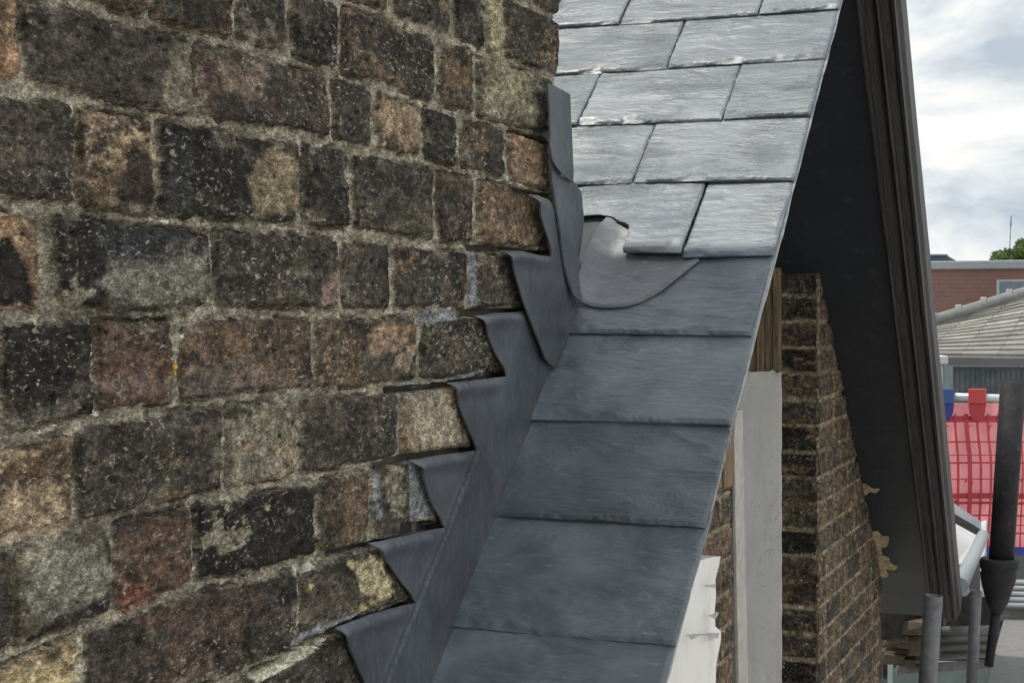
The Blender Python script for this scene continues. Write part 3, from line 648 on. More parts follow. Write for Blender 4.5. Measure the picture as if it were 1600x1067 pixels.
lead_wall('lead_flashing', lower, [[(746, 494), (775, 489), (826, 487)], [(528, 981), (580, 960), (648, 941)], [(581, 849), (630, 838), (693, 824)], [(643, 719), (690, 711), (743, 704)], [(702, 598), (745, 594), (791, 588)]],
          'long dark lead step flashing with five stepped teeth tucked into lower brick joints', .0052, grooves=[[(745, 704), (700, 822), (652, 940), (602, 1070), (580, 1130)]],
          lefts=[[(536, 992), (569, 1067)], [(590, 857), (648, 941)], [(655, 731), (693, 824)], [(709, 605), (743, 704)], [(752, 500), (791, 588)]])
upper = [(832, 304), (842, 305), (858, 312), (866, 330), (880, 395), (898, 462), (905, 480), (890, 520), (866, 574), (850, 560), (836, 523), (821, 484), (804, 428), (794, 400), (788, 391), (822, 392), (861, 402), (856, 375), (846, 345), (838, 316)]
lead_wall('lead_flashing', upper, [[(832, 304), (858, 312)], [(788, 391), (822, 392), (861, 402)]], 'short upper lead step flashing with two teeth, lapped over the long one', .0115,
          lefts=[[(838, 316), (861, 402)], [(794, 400), (821, 484), (850, 560)]])
# curved apron: upstand on the chimney, turned out over the slates with a rounded tongue
def apron():
    up = [(860, 232), (878, 275), (900, 287), (908, 300), (912, 345), (905, 420), (903, 474), (892, 462), (884, 420), (876, 365), (870, 318), (862, 262)]
    poly_w = [tuple(onX(x, y, WX + .0155)[1:]) for x, y in up]
    edge = [uv(*q, h=.012) for q in smooth_poly([(889, 452), (898, 464), (912, 472), (932, 477), (955, 478), (985, 474), (1012, 463), (1036, 447), (1060, 427), (1092, 400)], 6)]
    outline = edge + [(-.610, .672), (-.66, .715), (-.69, .748), (-.722, .748), (-.7265, .70), (-.7265, .62), (-.7235, .57)]
    root = thing('lead_flashing', roof(-.72, .6, 0), 'shiny lead apron with a rounded tongue lying over the slates under the cut slate', 'lead flashing', 'lead flashing pieces round the chimney')
    E_ = np.array(edge)
    def hh(P):
        d = polydist(P, E_, False)
        x, u = P[:, 0], P[:, 1]
        v = .0100 - np.clip(u - .489, 0, .30) * .041 + .0007 * fbm(x / .05, u / .05, 81, 3) + .0004 * fbm(x / .012, u / .012, 83, 2)
        v = v + .0026 * np.exp(-(d / .012) ** 2) - .0018 * np.exp(-(d / .003) ** 2)
        hi_ = np.clip((u - .690) / .04, 0, 1); v = v * (1 - hi_) + .0016 * hi_
        turn = np.clip((-.690 - x) / .036, 0, 1.1); v = v + .0115 * turn ** 1.8 * (1 - hi_)
        return v
    sheet('tongue', outline, .0042, lambda P: roof(P[:, 0], P[:, 1], hh(P)), lambda P: roof(P[:, 0], P[:, 1], hh(P) - .0024), M_LEAD2, root, .0004, 9)
    def hu(P): return .0155 + .0022 * fbm(P[:, 0] / .03, P[:, 1] / .05, 71, 3) + .008 * np.clip((poly_w[6][1] + .05 - P[:, 1]) / .05, 0, 1) ** 2
    sheet('upstand', poly_w, .004, lambda P: np.stack([WX + hu(P), P[:, 0], P[:, 1]], 1), lambda P: np.stack([WX + hu(P) - .0024, P[:, 0], P[:, 1]], 1), M_LEAD, root, .0004, 9)
apron()
lead_wall('lead_flashing', [(856, 130), (866, 134), (892, 148), (893, 190), (897, 286), (880, 272), (866, 252), (861, 225), (859, 180)], [], 'narrow upright lead strip folded round the far corner of the chimney', .0215, lefts=[[(861, 225), (866, 252), (880, 272), (897, 286)]], curl=-.002)

# ------------------------------------------------------------------ gable wall under the far slope
GX = -.95
gab = thing('brick_gable', (GX - .2, 4.2, GROUND), 'dark brick gable wall with a white-framed window opening behind the slate verge', 'wall')
def wall_panel(name, s0, s1, z0, z1, step, M3, seed, parent, zph, h=.0768, headers=False, dirn=1, pale=False):
    S1 = np.linspace(s0, s1, max(4, int((s1 - s0) / step))); Z1 = np.arange(z0, z1, step); S, Z = np.meshgrid(S1, Z1); br = []
    r0 = int(math.floor((z0 - zph) / h)) - 1; rr = np.random.default_rng(seed)
    for r in range(r0, int((z1 - zph) / h) + 2):
        zb = zph + r * h; s = s0 - (.0 if r % 2 else .11) if not headers else s0 - .004
        while s < s1:
            l_ = .215 if rr.random() < .55 else .105
            if headers: l_ = .108
            c1 = rr.choice(['dk', 'bk', 'dk', 'dg', 'br', 'pu']) if not pale else rr.choice(['br', 'pu', 'dk', 'dg', 'br'])
            br.append((s, s + l_, (lambda q, a=zb + .006: a + 0 * q), (lambda q, a=zb + h - .006: a + 0 * q), c1, 'br', .25, rr.normal(0, .001), 1)); s += l_ + .012
    H, C, best = brick_field(S, Z, br, (.29, .235, .155), seed, 1.0, .003)
    V = np.array([M3(S, Z, H)]).reshape(-1, 3) if False else np.stack(M3(S, Z, H), -1).reshape(-1, 3)
    idx = np.arange(S.size).reshape(S.shape); Fq = np.stack([idx[:-1, :-1], idx[:-1, 1:], idx[1:, 1:], idx[1:, :-1]], -1).reshape(-1, 4)
    if dirn < 0: Fq = Fq[:, ::-1]
    me = fast_mesh(name, V - wloc(parent), Fq); set_col(me, C.reshape(-1, 3)); return link(name, me, M_BRICK_FAR, parent)
yP = onX(1280, VY, GX)[1]; yW = onX(1147, VY, GX)[1]; dP = GX / ray(1280, VY)[0]
zph = -(747.7 - VY) / F * dP
wall_panel('wall', yP, 5.80, -2.6, .22, .0055, lambda S, Z, H: (GX + H, S, Z), 31, gab, zph, pale=True)
wall_panel('window_jamb_brickwork', -1.062, GX, -2.6, .22, .005, lambda S, Z, H: (S, yP - H, Z), 37, gab, zph, headers=True)
wall_panel('wall_pier', 2.9, yW, -2.6, onX(1130, 762, GX)[2], .0055, lambda S, Z, H: (GX + H, S, Z), 41, gab, zph)
m = MB(); m.box((GX - .25, yP + .012, GROUND), (GX - .012, 5.79, .2)); m.box((GX - .25, 1.0, GROUND), (GX - .012, yW - .012, -.6)); m.box((GX - .25, yW - .0125, GROUND), (GX - .0125, yP + .0125, -2.6))
tri = [(2.30, .15), (4.33, .15), (3.30, 1.04)]
m.prism([(GX - .10, y, z) for y, z in tri], [(GX - .02, y, z) for y, z in tri])
bk_ = [(1.2, -2.6), (5.78, -2.6), (5.62, -1.1), (3.30, 1.04), (1.2, -.86)]
m.prism([(GX - .40, y, z) for y, z in bk_], [(GX - .33, y, z) for y, z in bk_])
m.build('wall_core', M_DARK, gab)
# stripped timber above the pier
zt_ = onX(1130, 764, GX)[2]
m = MB()
for i in range(5): m.box((GX - .10, yW - .012 - .055 * (i + 1), zt_ + .003 * (i % 3)), (GX + .004 + .004 * (i % 2), yW - .012 - .055 * i - .003, .05))
m.build('timber_plate', M_WOOD, gab, .003)
# sash box frame of the window: painted jamb, its stripped upper end, bead, dark glass
win = MB().box((GX - .30, yW - .05, -2.55), (GX - .2505, yP + .0, -2.5)).build('window', M_WHITE, gab)
zb_ = onY(1200, 580, yP)[2]
x_l = onY(1146, VY, yP)[0] - .03; x_r = onY(1222, VY, yP)[0]
def jamb_outline():
    pts = [(x_l, -2.55), (x_r + .006, -2.55)]
    for i in range(60): z = -2.5 + (zb_ + 2.48) * i / 59; pts.append((x_r + .0025 * (1 - (i / 59)) + .0018 * float(vn(z * 31, 2.2, 4)) + .003 * max(0, float(vn(z * 9, .3, 6)) - .55), z))
    for i in range(16): x = x_r + (x_l - x_r) * i / 15; pts.append((x, zb_ + .006 * float(vn(x * 70, 1, 8)) - .012 * (i / 15) + .008 * math.sin(i / 15 * 3.1)))
    return pts
def jh(P):
    v = .016 + .0012 * fbm(P[:, 0] * 14, P[:, 1] * 9, 61, 4) ; lip = np.clip((P[:, 1] - (zb_ - .025)) / .03, 0, 1.3); v = v + .016 * lip ** 2 * (1 + .6 * vn(P[:, 0] * 60, P[:, 1] * 10, 5))
    cr = np.abs(fbm(P[:, 0] * 10, P[:, 1] * 16, 66, 4)); v = v - .0016 * np.exp(-(cr / .012) ** 2)
    return v
sheet('painted_jamb', jamb_outline(), .009, lambda P: np.stack([P[:, 0], yP - jh(P), P[:, 1]], 1), lambda P: np.stack([P[:, 0], yP - .006 - 0 * P[:, 0], P[:, 1]], 1), M_WHITE, win, 0, 2)
m = MB()
for i in range(8):
    xa = x_l - .02 + (x_r - x_l + .02) * i / 8; xb = x_l - .02 + (x_r - x_l + .02) * (i + 1) / 8
    m.box((xa, yP - .008 - .004 * (i % 2) - .002 * (i % 3), zb_ - .006), (xb - .0016, yP + .02, .16))
m.build('stripped_jamb', M_WOOD, win, .002)
# white bead along the near arris, darkened in its colour
def strip_px(name, pts_l, pts_r, X, th_, mat, parent, seed, jit=.0015, step=.012):
    poly = [tuple(onX(x, y, X)[1:]) for x, y in pts_l] + [tuple(onX(x, y, X)[1:]) for x, y in pts_r[::-1]]
    return sheet(name, poly, step, lambda P: np.stack([X + th_ + .0015 * fbm(P[:, 0] * 20, P[:, 1] * 20, seed, 3), P[:, 0], P[:, 1]], 1), lambda P: np.stack([X + 0 * P[:, 0], P[:, 0], P[:, 1]], 1), mat, parent, jit, seed)
strip_px('bead', [(1143, 640), (1145, 800), (1148, 960), (1150, 1090)], [(1157, 640), (1159, 800), (1163, 960), (1166, 1090)], GX, .006, M_WHITEBEAD, win, 3, .003)
MB().box((GX - .26, yW - .02, -2.49), (GX - .245, yP - .002, .1)).build('pane', M_GLASS, win)
# peeling white fascia board close under the verge
def peel(P):
    v = .022 + .0015 * fbm(P[:, 0] * 25, P[:, 1] * 25, 91, 3); ztop = onX(1118, 868, GX + .034)[2]; zmid = onX(1118, 990, GX + .034)[2]
    for zz, am in ((ztop, .010), (zmid, .012)): v = v + am * np.exp(-(np.clip(P[:, 1] - zz, -1, 0) / .05) ** 2) * (P[:, 1] < zz + .01) * np.clip((P[:, 0] - onX(1085, VY, GX + .034)[1]) / .12, 0, 1)
    return v
board = [tuple(onX(x, y, GX + .034)[1:]) for x, y in [(1000, 1200), (1119, 1200), (1119, 1075), (1120, 1000), (1118, 962), (1120, 930), (1117, 905), (1120, 868), (1108, 869), (1096, 874), (1000, 880)]]
sheet('painted_board', board, .010, lambda P: np.stack([GX + .01 + peel(P), P[:, 0], P[:, 1]], 1), lambda P: np.stack([GX + .004 + 0 * P[:, 0], P[:, 0], P[:, 1]], 1), M_WHITE, gab, .003, 21)
for q, sd in (([(1072, 992), (1085, 990), (1100, 989), (1120, 988), (1119, 996), (1100, 992), (1088, 993), (1082, 999), (1078, 995)], 3), ([(1098, 914), (1118, 912), (1117, 918)], 5), ([(1108, 962), (1120, 956), (1119, 966)], 7)):
    poly = [tuple(onX(x, y, GX + .05)[1:]) for x, y in q]
    sheet('paint_flake', poly, .006, lambda P: np.stack([GX + .052 + .004 * vn(P[:, 0] * 60, P[:, 1] * 60, 4), P[:, 0], P[:, 1]], 1), lambda P: np.stack([GX + .048 + 0 * P[:, 0], P[:, 0], P[:, 1]], 1), M_WHITEDIRTY, gab, .001, sd)

# ------------------------------------------------------------------ black soffit and bargeboard of the far slope
q0 = onX(1283, 440, GX); q1 = onX(1390, 960, GX); sl_ = math.atan2(-(q1[2] - q0[2]), q1[1] - q0[1])
DN = np.array([0, math.cos(sl_), -math.sin(sl_)]); NN = np.array([0, -math.sin(sl_), -math.cos(sl_)])     # along the rafters, and out of the soffit (downwards)
def sof(px, py): d = ray(px, py); return d * (NN @ q0) / (NN @ d)
a0 = sof(1338, 0); a1 = sof(1446, 900)
def far(x, v, h=0.0): return q0 + np.array([x - GX, 0, 0]) + DN * v + NN * h
def vv(p): return (p - q0) @ DN
V0, V1 = -1.85, vv(q1) - .01
xs = lambda v: a0[0] + (a1[0] - a0[0]) * (v - vv(a0)) / (vv(a1) - vv(a0))
sroot = thing('soffit', far(-.85, V1, 0), 'black painted soffit under the overhanging far roof slope, paint peeled near its foot', 'soffit')
m = MB(); m.add([far(GX - .30, V0), far(xs(V0), V0), far(xs(V1), V1), far(GX - .30, V1), far(GX - .30, V0, -.05), far(xs(V0), V0, -.05), far(xs(V1), V1, -.05), far(GX - .30, V1, -.05)],
          [(0, 1, 2, 3), (7, 6, 5, 4), (0, 4, 5, 1), (1, 5, 6, 2), (2, 6, 7, 3), (3, 7, 4, 0)]); m.build('board', M_BLACK, sroot)
def soffit_patch(px, seed):
    poly = []
    for x, y in px: p = sof(x, y); poly.append((p[0], vv(p)))
    sheet('bare_patch', poly, .008, lambda P: np.array([far(a, b, .0022 + .0006 * math.sin(a * 300)) for a, b in P]), lambda P: np.array([far(a, b, .0002) for a, b in P]), M_TAN, sroot, .0012, seed)
soffit_patch(smooth_poly([(1352, 826), (1362, 830), (1370, 828), (1378, 836), (1389, 838), (1386, 852), (1378, 856), (1379, 866), (1388, 870), (1391, 878), (1402, 884), (1396, 890), (1384, 889), (1388, 898), (1376, 903), (1362, 902), (1356, 880), (1352, 855)], 4), 4)
soffit_patch(smooth_poly([(1340, 757), (1352, 755), (1362, 762), (1374, 763), (1368, 769), (1358, 768), (1352, 773), (1340, 771)], 4), 6)
bar = thing('bargeboard', far(a1[0], V1, 0), 'weathered black moulded bargeboard along the edge of the dark soffit', 'bargeboard')
# profile across the barge: (outward from the soffit's edge, down from the soffit)
PROF = [(0, .0), (.002, .020), (.006, .026), (.013, .024), (.017, .012), (.024, .004), (.034, .000), (.042, -.004), (.0445, .010), (.049, .013), (.054, .008), (.056, -.006), (.068, -.010), (.078, -.016), (.080, -.008), (.088, -.008), (.090, -.030), (.099, -.045), (.100, -.12), (.0, -.12)]
nv = 60; vs = []; fs = []; np_ = len(PROF)
for i in range(nv + 1):
    v = V0 + (V1 + .035 - V0) * i / nv
    for j, (dx, h) in enumerate(PROF): vs.append(far(xs(v) + dx * (1.02 - .0 * v) + .0012 * float(vn(v * 7, j * 3.1, 5)), v, h + .0012 * float(vn(v * 9, j * 1.7, 9))))
for i in range(nv):
    for j in range(np_): a = i * np_ + j; b = i * np_ + (j + 1) % np_; fs.append((a, b, b + np_, a + np_))
fs += [tuple(range(np_))[::-1], tuple(nv * np_ + j for j in range(np_))]
m = MB(); m.add(vs, fs); m.build('moulding', M_BLACKMAT, bar)
# slating of the far slope, seen only from elsewhere
m = MB(); m.add([far(GX - .9, V0 - .05, -.055), far(xs(V0) + .09, V0 - .05, -.055), far(xs(V1) + .09, V1 + .04, -.055), far(GX - .9, V1 + .04, -.055), far(GX - .9, V0 - .05, -.13), far(xs(V0) + .09, V0 - .05, -.13), far(xs(V1) + .09, V1 + .04, -.13), far(GX - .9, V1 + .04, -.13)],
                [(0, 1, 2, 3), (7, 6, 5, 4), (0, 4, 5, 1), (1, 5, 6, 2), (2, 6, 7, 3), (3, 7, 4, 0)]); m.build('far_slating', M_SLATE, sroot)

# ------------------------------------------------------------------ scaffold, pipe and lead gutter at the far eaves
def tube_px(x0, y0, x1, y1, d, wpx, mat, label, name='scaffold_tube', pipe=True, cat='scaffold tube', group='scaffold tubes at the far eaves', d1=None):
    p0 = at(x0, y0, d); p1 = at(x1, y1, d1 or d); r = wpx / F * d / 2
    m = MB(); m.tube(p1, p0, r, r, 28, .004 if pipe else None); o = m.build(name, mat, None, 0, True); return tag(o, label, cat, group)
tube_px(1459, 930, 1440, 1200, 4.0, 28, M_STEEL, 'thick grey scaffold tube standing upright with open end under the bargeboard foot')
tube_px(1525, 922, 1512, 1200, 5.6, 18, M_STEEL, 'thinner grey scaffold tube standing between the thick tube and the black pipe')
# black cast iron pipe with a socket collar and tapering hopper
pr = thing('vent_pipe', at(1545, 950, 5.0), 'black cast iron pipe with a flared socket collar in front of the red netting', 'pipe')
dpt = 5.0; k_ = dpt / F
MB().tube(at(1564, 880, dpt), at(1583, 598, dpt), 19 * k_, 19.5 * k_, 32, .004).build('shaft', M_IRON, pr, 0, True)
m = MB(); ax = [(1557, 958, 9), (1558, 940, 17), (1559, 915, 24), (1560, 903, 27), (1560.5, 896, 28), (1561, 890, 27), (1561.3, 886, 29.5), (1562, 876, 30), (1562.3, 872, 28.5), (1562.5, 872, 24)]
pts = [(at(a, b, dpt), c * k_) for a, b, c in ax]
n_ = 36
vs = []; fs = []
for p, r in pts: vs += [tuple(p + np.array([math.cos(2 * math.pi * i / n_), math.sin(2 * math.pi * i / n_), 0]) * r) for i in range(n_)]
for j in range(len(pts) - 1): fs += [(j * n_ + i, j * n_ + (i + 1) % n_, (j + 1) * n_ + (i + 1) % n_, (j + 1) * n_ + i) for i in range(n_)]
fs += [tuple(range(n_))[::-1], tuple((len(pts) - 1) * n_ + i for i in range(n_))]
m.add(vs, fs); m.build('collar', M_IRON, pr, 0, True)
MB().tube(at(1545, 1040, dpt), at(1557, 950, dpt), 7 * k_, 7.5 * k_, 20).build('outlet', M_IRON, pr, 0, True)
# pale lead gutter end and white boarding beyond the barge foot
def slab(name, pts, d, thick, mat, parent=None, bevel=0):
    """quad given by pixel + depth corners, with real thickness away from the viewer"""
    P = [at(x, y, dd) for (x, y, dd) in pts]; n = np.cross(P[1] - P[0], P[2] - P[0]); n /= np.linalg.norm(n)
    if n @ P[0] < 0: n = -n
    m = MB(); m.prism(P, [p + n * thick for p in P]); return m.build(name, mat, parent, bevel)
gut = thing('lead_gutter', at(1505, 930, 6.2), 'pale sunlit lead gutter end beside the foot of the bargeboard', 'gutter')
slab('white_boarding', [(1466, 800, 7.3), (1529, 834, 7.2), (1502, 900, 6.35), (1466, 915, 6.25)], 0, .03, M_PALEGREY, gut)
slab('black_edge', [(1466, 788, 6.2), (1536, 828, 6.85), (1530, 838, 6.85), (1466, 803, 6.2)], 0, .05, M_IRON, gut)
slab('cover_flashing', [(1462, 766, 6.4), (1478, 776, 6.45), (1543, 822, 7.0), (1536, 829, 6.85), (1466, 789, 6.2)][0:1] + [(1543, 822, 7.0), (1536, 829, 6.84), (1462, 787, 6.2)], 0, .02, M_COPING, gut)
MB().tube(at(1500, 914, 6.0), at(1536, 836, 6.6), .030, .024, 20).build('roll', M_COPING, gut, 0, True)
slab('lining', [(1478, 890, 6.1), (1502, 880, 6.5), (1516, 924, 6.05), (1476, 930, 5.9)], 0, .02, M_COPING, gut)
tag(slab('support_post', [(1533, 815, 6.9), (1541, 812, 6.9), (1536, 925, 6.3), (1531, 925, 6.3)], 0, .02, M_PALEGREY), 'thin white post beside the black pipe and the gutter end', 'post')
# clutter under the eaves
tag(slab('eaves_beam', [(1385, 955, 6.1), (1560, 925, 6.6), (1560, 975, 6.6), (1385, 1000, 6.1)], 0, .12, M_DARK, None, .005), 'sooty dark beam under the gutter behind the scaffold tubes', 'beam')
tube_px(1470, 985, 1570, 983, 6.3, 14, M_STEEL, 'upper of two level scaffold tubes behind the upright tubes', pipe=False)
tube_px(1400, 1046, 1560, 1036, 6.3, 15, M_STEEL, 'lower of two level scaffold tubes behind the upright tubes', pipe=False)
m = MB()
for i in range(5): m.tube(at(1468, 998 + i * 7, 6.4 + .02 * (i % 2)), at(1545, 996 + i * 6.5, 6.45 + .02 * (i % 2)), .012, .011, 10)
tag(m.build('timber_bundle', M_BOARD, None, 0, True), 'pale bundle of timber laths lying between the two level tubes', 'timber')
rub = []
mb = MB()
for i in range(26):
    c = at(random.uniform(1392, 1445), random.uniform(962, 1040), 6.2 + random.uniform(0, .25)); s = random.uniform(.02, .06)
    V_ = [c + np.array([random.uniform(-s, s), random.uniform(-s, s), random.uniform(-s * .6, s * .6)]) for _ in range(8)]
    q = [np.array(c) + np.array(((-1 if j in (0, 3, 4, 7) else 1) * s * random.uniform(.7, 1.2), (-1 if j in (0, 1, 4, 5) else 1) * s * random.uniform(.7, 1.2), (-1 if j < 4 else 1) * s * .45)) for j in range(8)]
    mb.add(q, [(0, 3, 2, 1), (4, 5, 6, 7), (0, 1, 5, 4), (1, 2, 6, 5), (2, 3, 7, 6), (3, 0, 4, 7)])
tag(mb.build('broken_masonry', plain('sooty_rubble', (.10, .075, .055), .9, .5, 18, 0, .4), None, .004), 'dark crumbling masonry corner under the foot of the soffit', 'masonry')
tag(slab('teal_wall', [(1395, 1040, 7.2), (1560, 1040, 7.2), (1560, 1400, 7.2), (1395, 1400, 7.2)], 0, .1, M_TEAL), 'pale teal rendered wall far below the eaves behind the tubes', 'wall')
tag(slab('boundary_wall', [(1380, 930, 8.2), (1640, 935, 8.2), (1640, 1060, 8.2), (1380, 1060, 8.2)], 0, .2, M_DARK), 'dark sooty parapet wall behind the eaves clutter', 'wall')
# grey boards in the bottom right corner
zb2 = -1.28
pl = [onZ(1541, 1067, zb2), onZ(1700, 1067, zb2), onZ(1700, 951, zb2), onZ(1572, 951, zb2)]
m = MB(); m.prism([p for p in pl], [p + np.array([0, 0, -.04]) for p in pl]); tag(m.build('scaffold_board', M_BOARD, None, .004), 'flat grey board across the bottom right corner beside the tubes', 'board')
zb3 = -1.24; lead_pts = [onZ(1563, 951, zb3), onZ(1700, 948, zb3), onZ(1700, 903, zb3), onZ(1578, 905, zb3)]
rt = thing('flat_roof', onZ(1600, 930, zb3), 'sunlit pale ribbed flat roof just above the grey corner board', 'roof')
m = MB(); m.prism(lead_pts, [p + np.array([0, 0, -.05]) for p in lead_pts]); m.build('deck', M_BOARD, rt)
m = MB()
for i in range(5):
    yy = 910 + i * 9; a = onZ(1566, yy, zb3 + .012); b = onZ(1700, yy + 3, zb3 + .012); m.tube(a, b, .013, .013, 8)
m.build('rib', M_COPING, rt, 0, True)

# ------------------------------------------------------------------ scaffold netting
dN = 7.6
rail = tube_px(1440, 618, 1680, 626, dN, 12, M_STEELB, 'bright horizontal scaffold tube along the top of the red netting', pipe=False)
ng = thing('brick_guard', at(1530, 850, dN + .05), 'red plastic mesh guard hanging below the bright scaffold tube', 'guard')
def net_mat(name, col, tr):
    m, t, b, n_, l_ = nodes(name); p = pos(t); a = noise(t, p, 6, 4)
    l_(mixc(t, ramp(t, a, [(.35, 0.), (.65, 1.)]), [v * .8 for v in col], [min(1, v * 1.2) for v in col]), b.inputs['Base Color']); b.inputs['Roughness'].default_value = .5
    tl = n_('ShaderNodeBsdfTranslucent'); tl.inputs[0].default_value = (*col, 1); mx = n_('ShaderNodeMixShader'); mx.inputs[0].default_value = tr
    l_(b.outputs[0], mx.inputs[1]); l_(tl.outputs[0], mx.inputs[2]); l_(mx.outputs[0], t.nodes['Material Output'].inputs[0]); return m
M_NET = net_mat('red_mesh_plastic', (.60, .075, .09), .35); M_SHEET = net_mat('pink_debris_sheet', (.84, .34, .36), .5); M_NETBLUE = net_mat('blue_mesh_hem', (.05, .07, .32), .3)
D_R = (at(1600, 640, dN) - at(1460, 640, dN)); W_ = np.linalg.norm(D_R); rx = D_R / W_; fx = np.cross(rx, [0, 0, 1]); fx = fx if fx @ G > 0 else -fx
O_ = at(1440, 640, dN)
def net(a, z, q=0.0):
    w_ = float(vn(a * 4.0, z * 3.0, 15)); w2 = float(vn(a * 5.0 + 9, z * 4.0, 16))
    return O_ + rx * (a + .012 * w2 * min(1, -z * 4 + .1)) + np.array([0, 0, z - .010 * w_ * abs(z) * 2]) + fx * (q + .03 * w_)
# back sheeting, gently rumpled
Wd = .95; Hd = -.66
gx = np.linspace(0, Wd, 90); gz = np.linspace(.03, Hd, 60); AA, ZZ = np.meshgrid(gx, gz); QQ = .05 + .03 * fbm(AA * 9, ZZ * 3, 14, 3)
V = np.array([net(a, z, q) for a, z, q in zip(AA.ravel(), ZZ.ravel(), QQ.ravel())]); idx = np.arange(AA.size).reshape(AA.shape)
Fq = np.stack([idx[:-1, :-1], idx[:-1, 1:], idx[1:, 1:], idx[1:, :-1]], -1).reshape(-1, 4)
link('sheeting', fast_mesh('sheeting', V - wloc(ng), Fq), M_SHEET, ng)
m = MB()
def bar_(a0, a1, z0, z1, q=.0, t=.004): m.box((a0, q, min(z0, z1)), (a1, q + t, max(z0, z1)), lambda p: net(p[0], p[2], p[1]))
cw = .053
for i in range(19):
    wdt = random.choice((.006, .010, .012)) if i % 4 else .020
    for j in range(14): bar_(i * cw - wdt / 2, i * cw + wdt / 2, -.02 + (Hd + .02) * j / 14, -.02 + (Hd + .02) * (j + 1) / 14 - .0005)
    if i % 2 == 0:      # arched tops of the slots
        for j in range(6):
            t0 = j / 6; bar_(i * cw + .005 + t0 * .0215, i * cw + .005 + (t0 + 1 / 6) * .0215, -.075, -.075 - .028 * (1 - math.sqrt(max(0, 1 - (1 - t0) ** 2))), .0012)
for z, hh_ in ((-.03, .030), (-.15, .007), (-.215, .004), (-.25, .008), (-.33, .005), (-.40, .026), (-.44, .012), (-.50, .007), (-.545, .004), (-.58, .008)):
    for j in range(24): bar_(Wd * j / 24, Wd * (j + 1) / 24 + .0005, z, z - hh_, .0055)
for j in range(26):      # scuffed pale tags left in the mesh
    a = random.uniform(0, Wd); z = random.choice((-.335, -.345, -.43, -.455)); bar_(a, a + random.uniform(.006, .02), z, z - random.uniform(.004, .014), -.002, .002)
m.build('mesh', M_NET, ng)
m = MB(); m.box((0, .012, Hd - .035), (Wd, .026, Hd + .004), lambda p: net(p[0], p[2], p[1])); m.build('hem', M_NETBLUE, ng)
def clip(px, mat, label, mat2):
    x0, x1 = px; c = thing('net_clip', at((x0 + x1) / 2, 660, dN - .04), label, 'clip', 'plastic clips on the netting tube')
    p = lambda x, y, d: at(x, y, d)
    m = MB(); q = dN - .05
    m.prism([p(x0, 607, q), p(x1, 607, q), p(x1, 631, q), p(x0, 631, q)], [p(x0, 607, dN + .05), p(x1, 607, dN + .05), p(x1, 631, dN + .05), p(x0, 631, dN + .05)]); m.build('hook', mat, c, .006)
    m = MB(); m.prism([p(x0, 631, q + .01), p(x1, 631, q + .01), p(x1 - 2, 646, q + .02), p(x1 - 8, 657, q + .02), p(x0 + 8, 657, q + .02), p(x0 + 2, 646, q + .02)], [p(x0, 631, q + .03), p(x1, 631, q + .03), p(x1 - 2, 646, q + .035), p(x1 - 8, 657, q + .035), p(x0 + 8, 657, q + .035), p(x0 + 2, 646, q + .035)]); m.build('tongue', mat2, c, .003)
clip((1463, 1491), M_BLUE, 'blue plastic clip hooked over the bright tube beside the bargeboard', M_NETBLUE)
clip((1513, 1541), M_RED, 'red plastic clip hooked over the bright tube right of the blue one', M_NET)

# ------------------------------------------------------------------ neighbouring roofs
hip = thing('slate_hip_building', at(1620, 700, 13), 'neighbouring building with a sunlit pale slate hipped roof behind the netting', 'building')
def slate_far():
    m, t, b, n_, l_ = nodes('sunlit_old_slate'); g = n_('ShaderNodeTexCoord'); mp_ = n_('ShaderNodeMapping'); l_(g.outputs['UV'], mp_.inputs[0])
    bt = n_('ShaderNodeTexBrick'); bt.inputs['Scale'].default_value = 1; bt.inputs['Brick Width'].default_value = .30; bt.inputs['Row Height'].default_value = .20; bt.inputs['Mortar Size'].default_value = .008
    bt.inputs['Color1'].default_value = (.155, .15, .13, 1); bt.inputs['Color2'].default_value = (.27, .26, .222, 1); bt.inputs['Mortar'].default_value = (.14, .135, .12, 1)
    l_(mp_.outputs[0], bt.inputs[0]); n = noise(t, mp_.outputs[0], 4, 6, .65)
    c = mixc(t, 1, bt.outputs['Color'], ramp(t, n, [(.3, .65), (.7, 1.35)]), 'MULTIPLY'); l_(c, b.inputs['Base Color']); b.inputs['Roughness'].default_value = .75
    l_(bump(t, bt.outputs['Fac'], -.5, .01), b.inputs['Normal']); return m
M_SLATEFAR = slate_far()
dh = 13.0
e0 = at(1300, 553, dh + .0); e1 = at(1800, 559, dh); h1 = at(1800, 398, dh + 2.6); h0 = at(1405, 520, dh + .4)
def uvquad(name, P, mat, parent, uvs):
    o = MB().add(P, [(0, 1, 2, 3)]).build(name, mat, parent); ul = o.data.uv_layers.new(name='UVMap')
    for li, lp in enumerate(o.data.loops): ul.data[li].uv = uvs[lp.vertex_index]
    return o
Lr = np.linalg.norm(e1 - e0)
# courses modelled as overlapping strips so the eaves and tails show
rows = 15; ro = []
for i in range(rows):
    t0, t1 = i / rows, (i + 1.04) / rows
    lo0 = e0 + (h0 - e0) * t0; lo1 = e1 + (h1 - e1) * t0; hi0 = e0 + (h0 - e0) * t1; hi1 = e1 + (h1 - e1) * t1; up_ = np.array([0, 0, .018])
    ro.append([lo0 + up_, lo1 + up_, hi1, hi0])
m = MB(); uvs = {}
for i, P in enumerate(ro):
    b_ = len(m.v); m.add(P + [P[0] - np.array([0, 0, .03]), P[1] - np.array([0, 0, .03])], [(0, 1, 2, 3), (4, 5, 1, 0)])
    off = (i % 2) * .15
    for j, u_ in enumerate([(off, i * .2 + .01), (Lr + off, i * .2 + .01), (Lr + off, i * .2 + .19), (off, i * .2 + .19), (off, i * .2 + .01), (Lr + off, i * .2 + .01)]): uvs[b_ + j] = u_
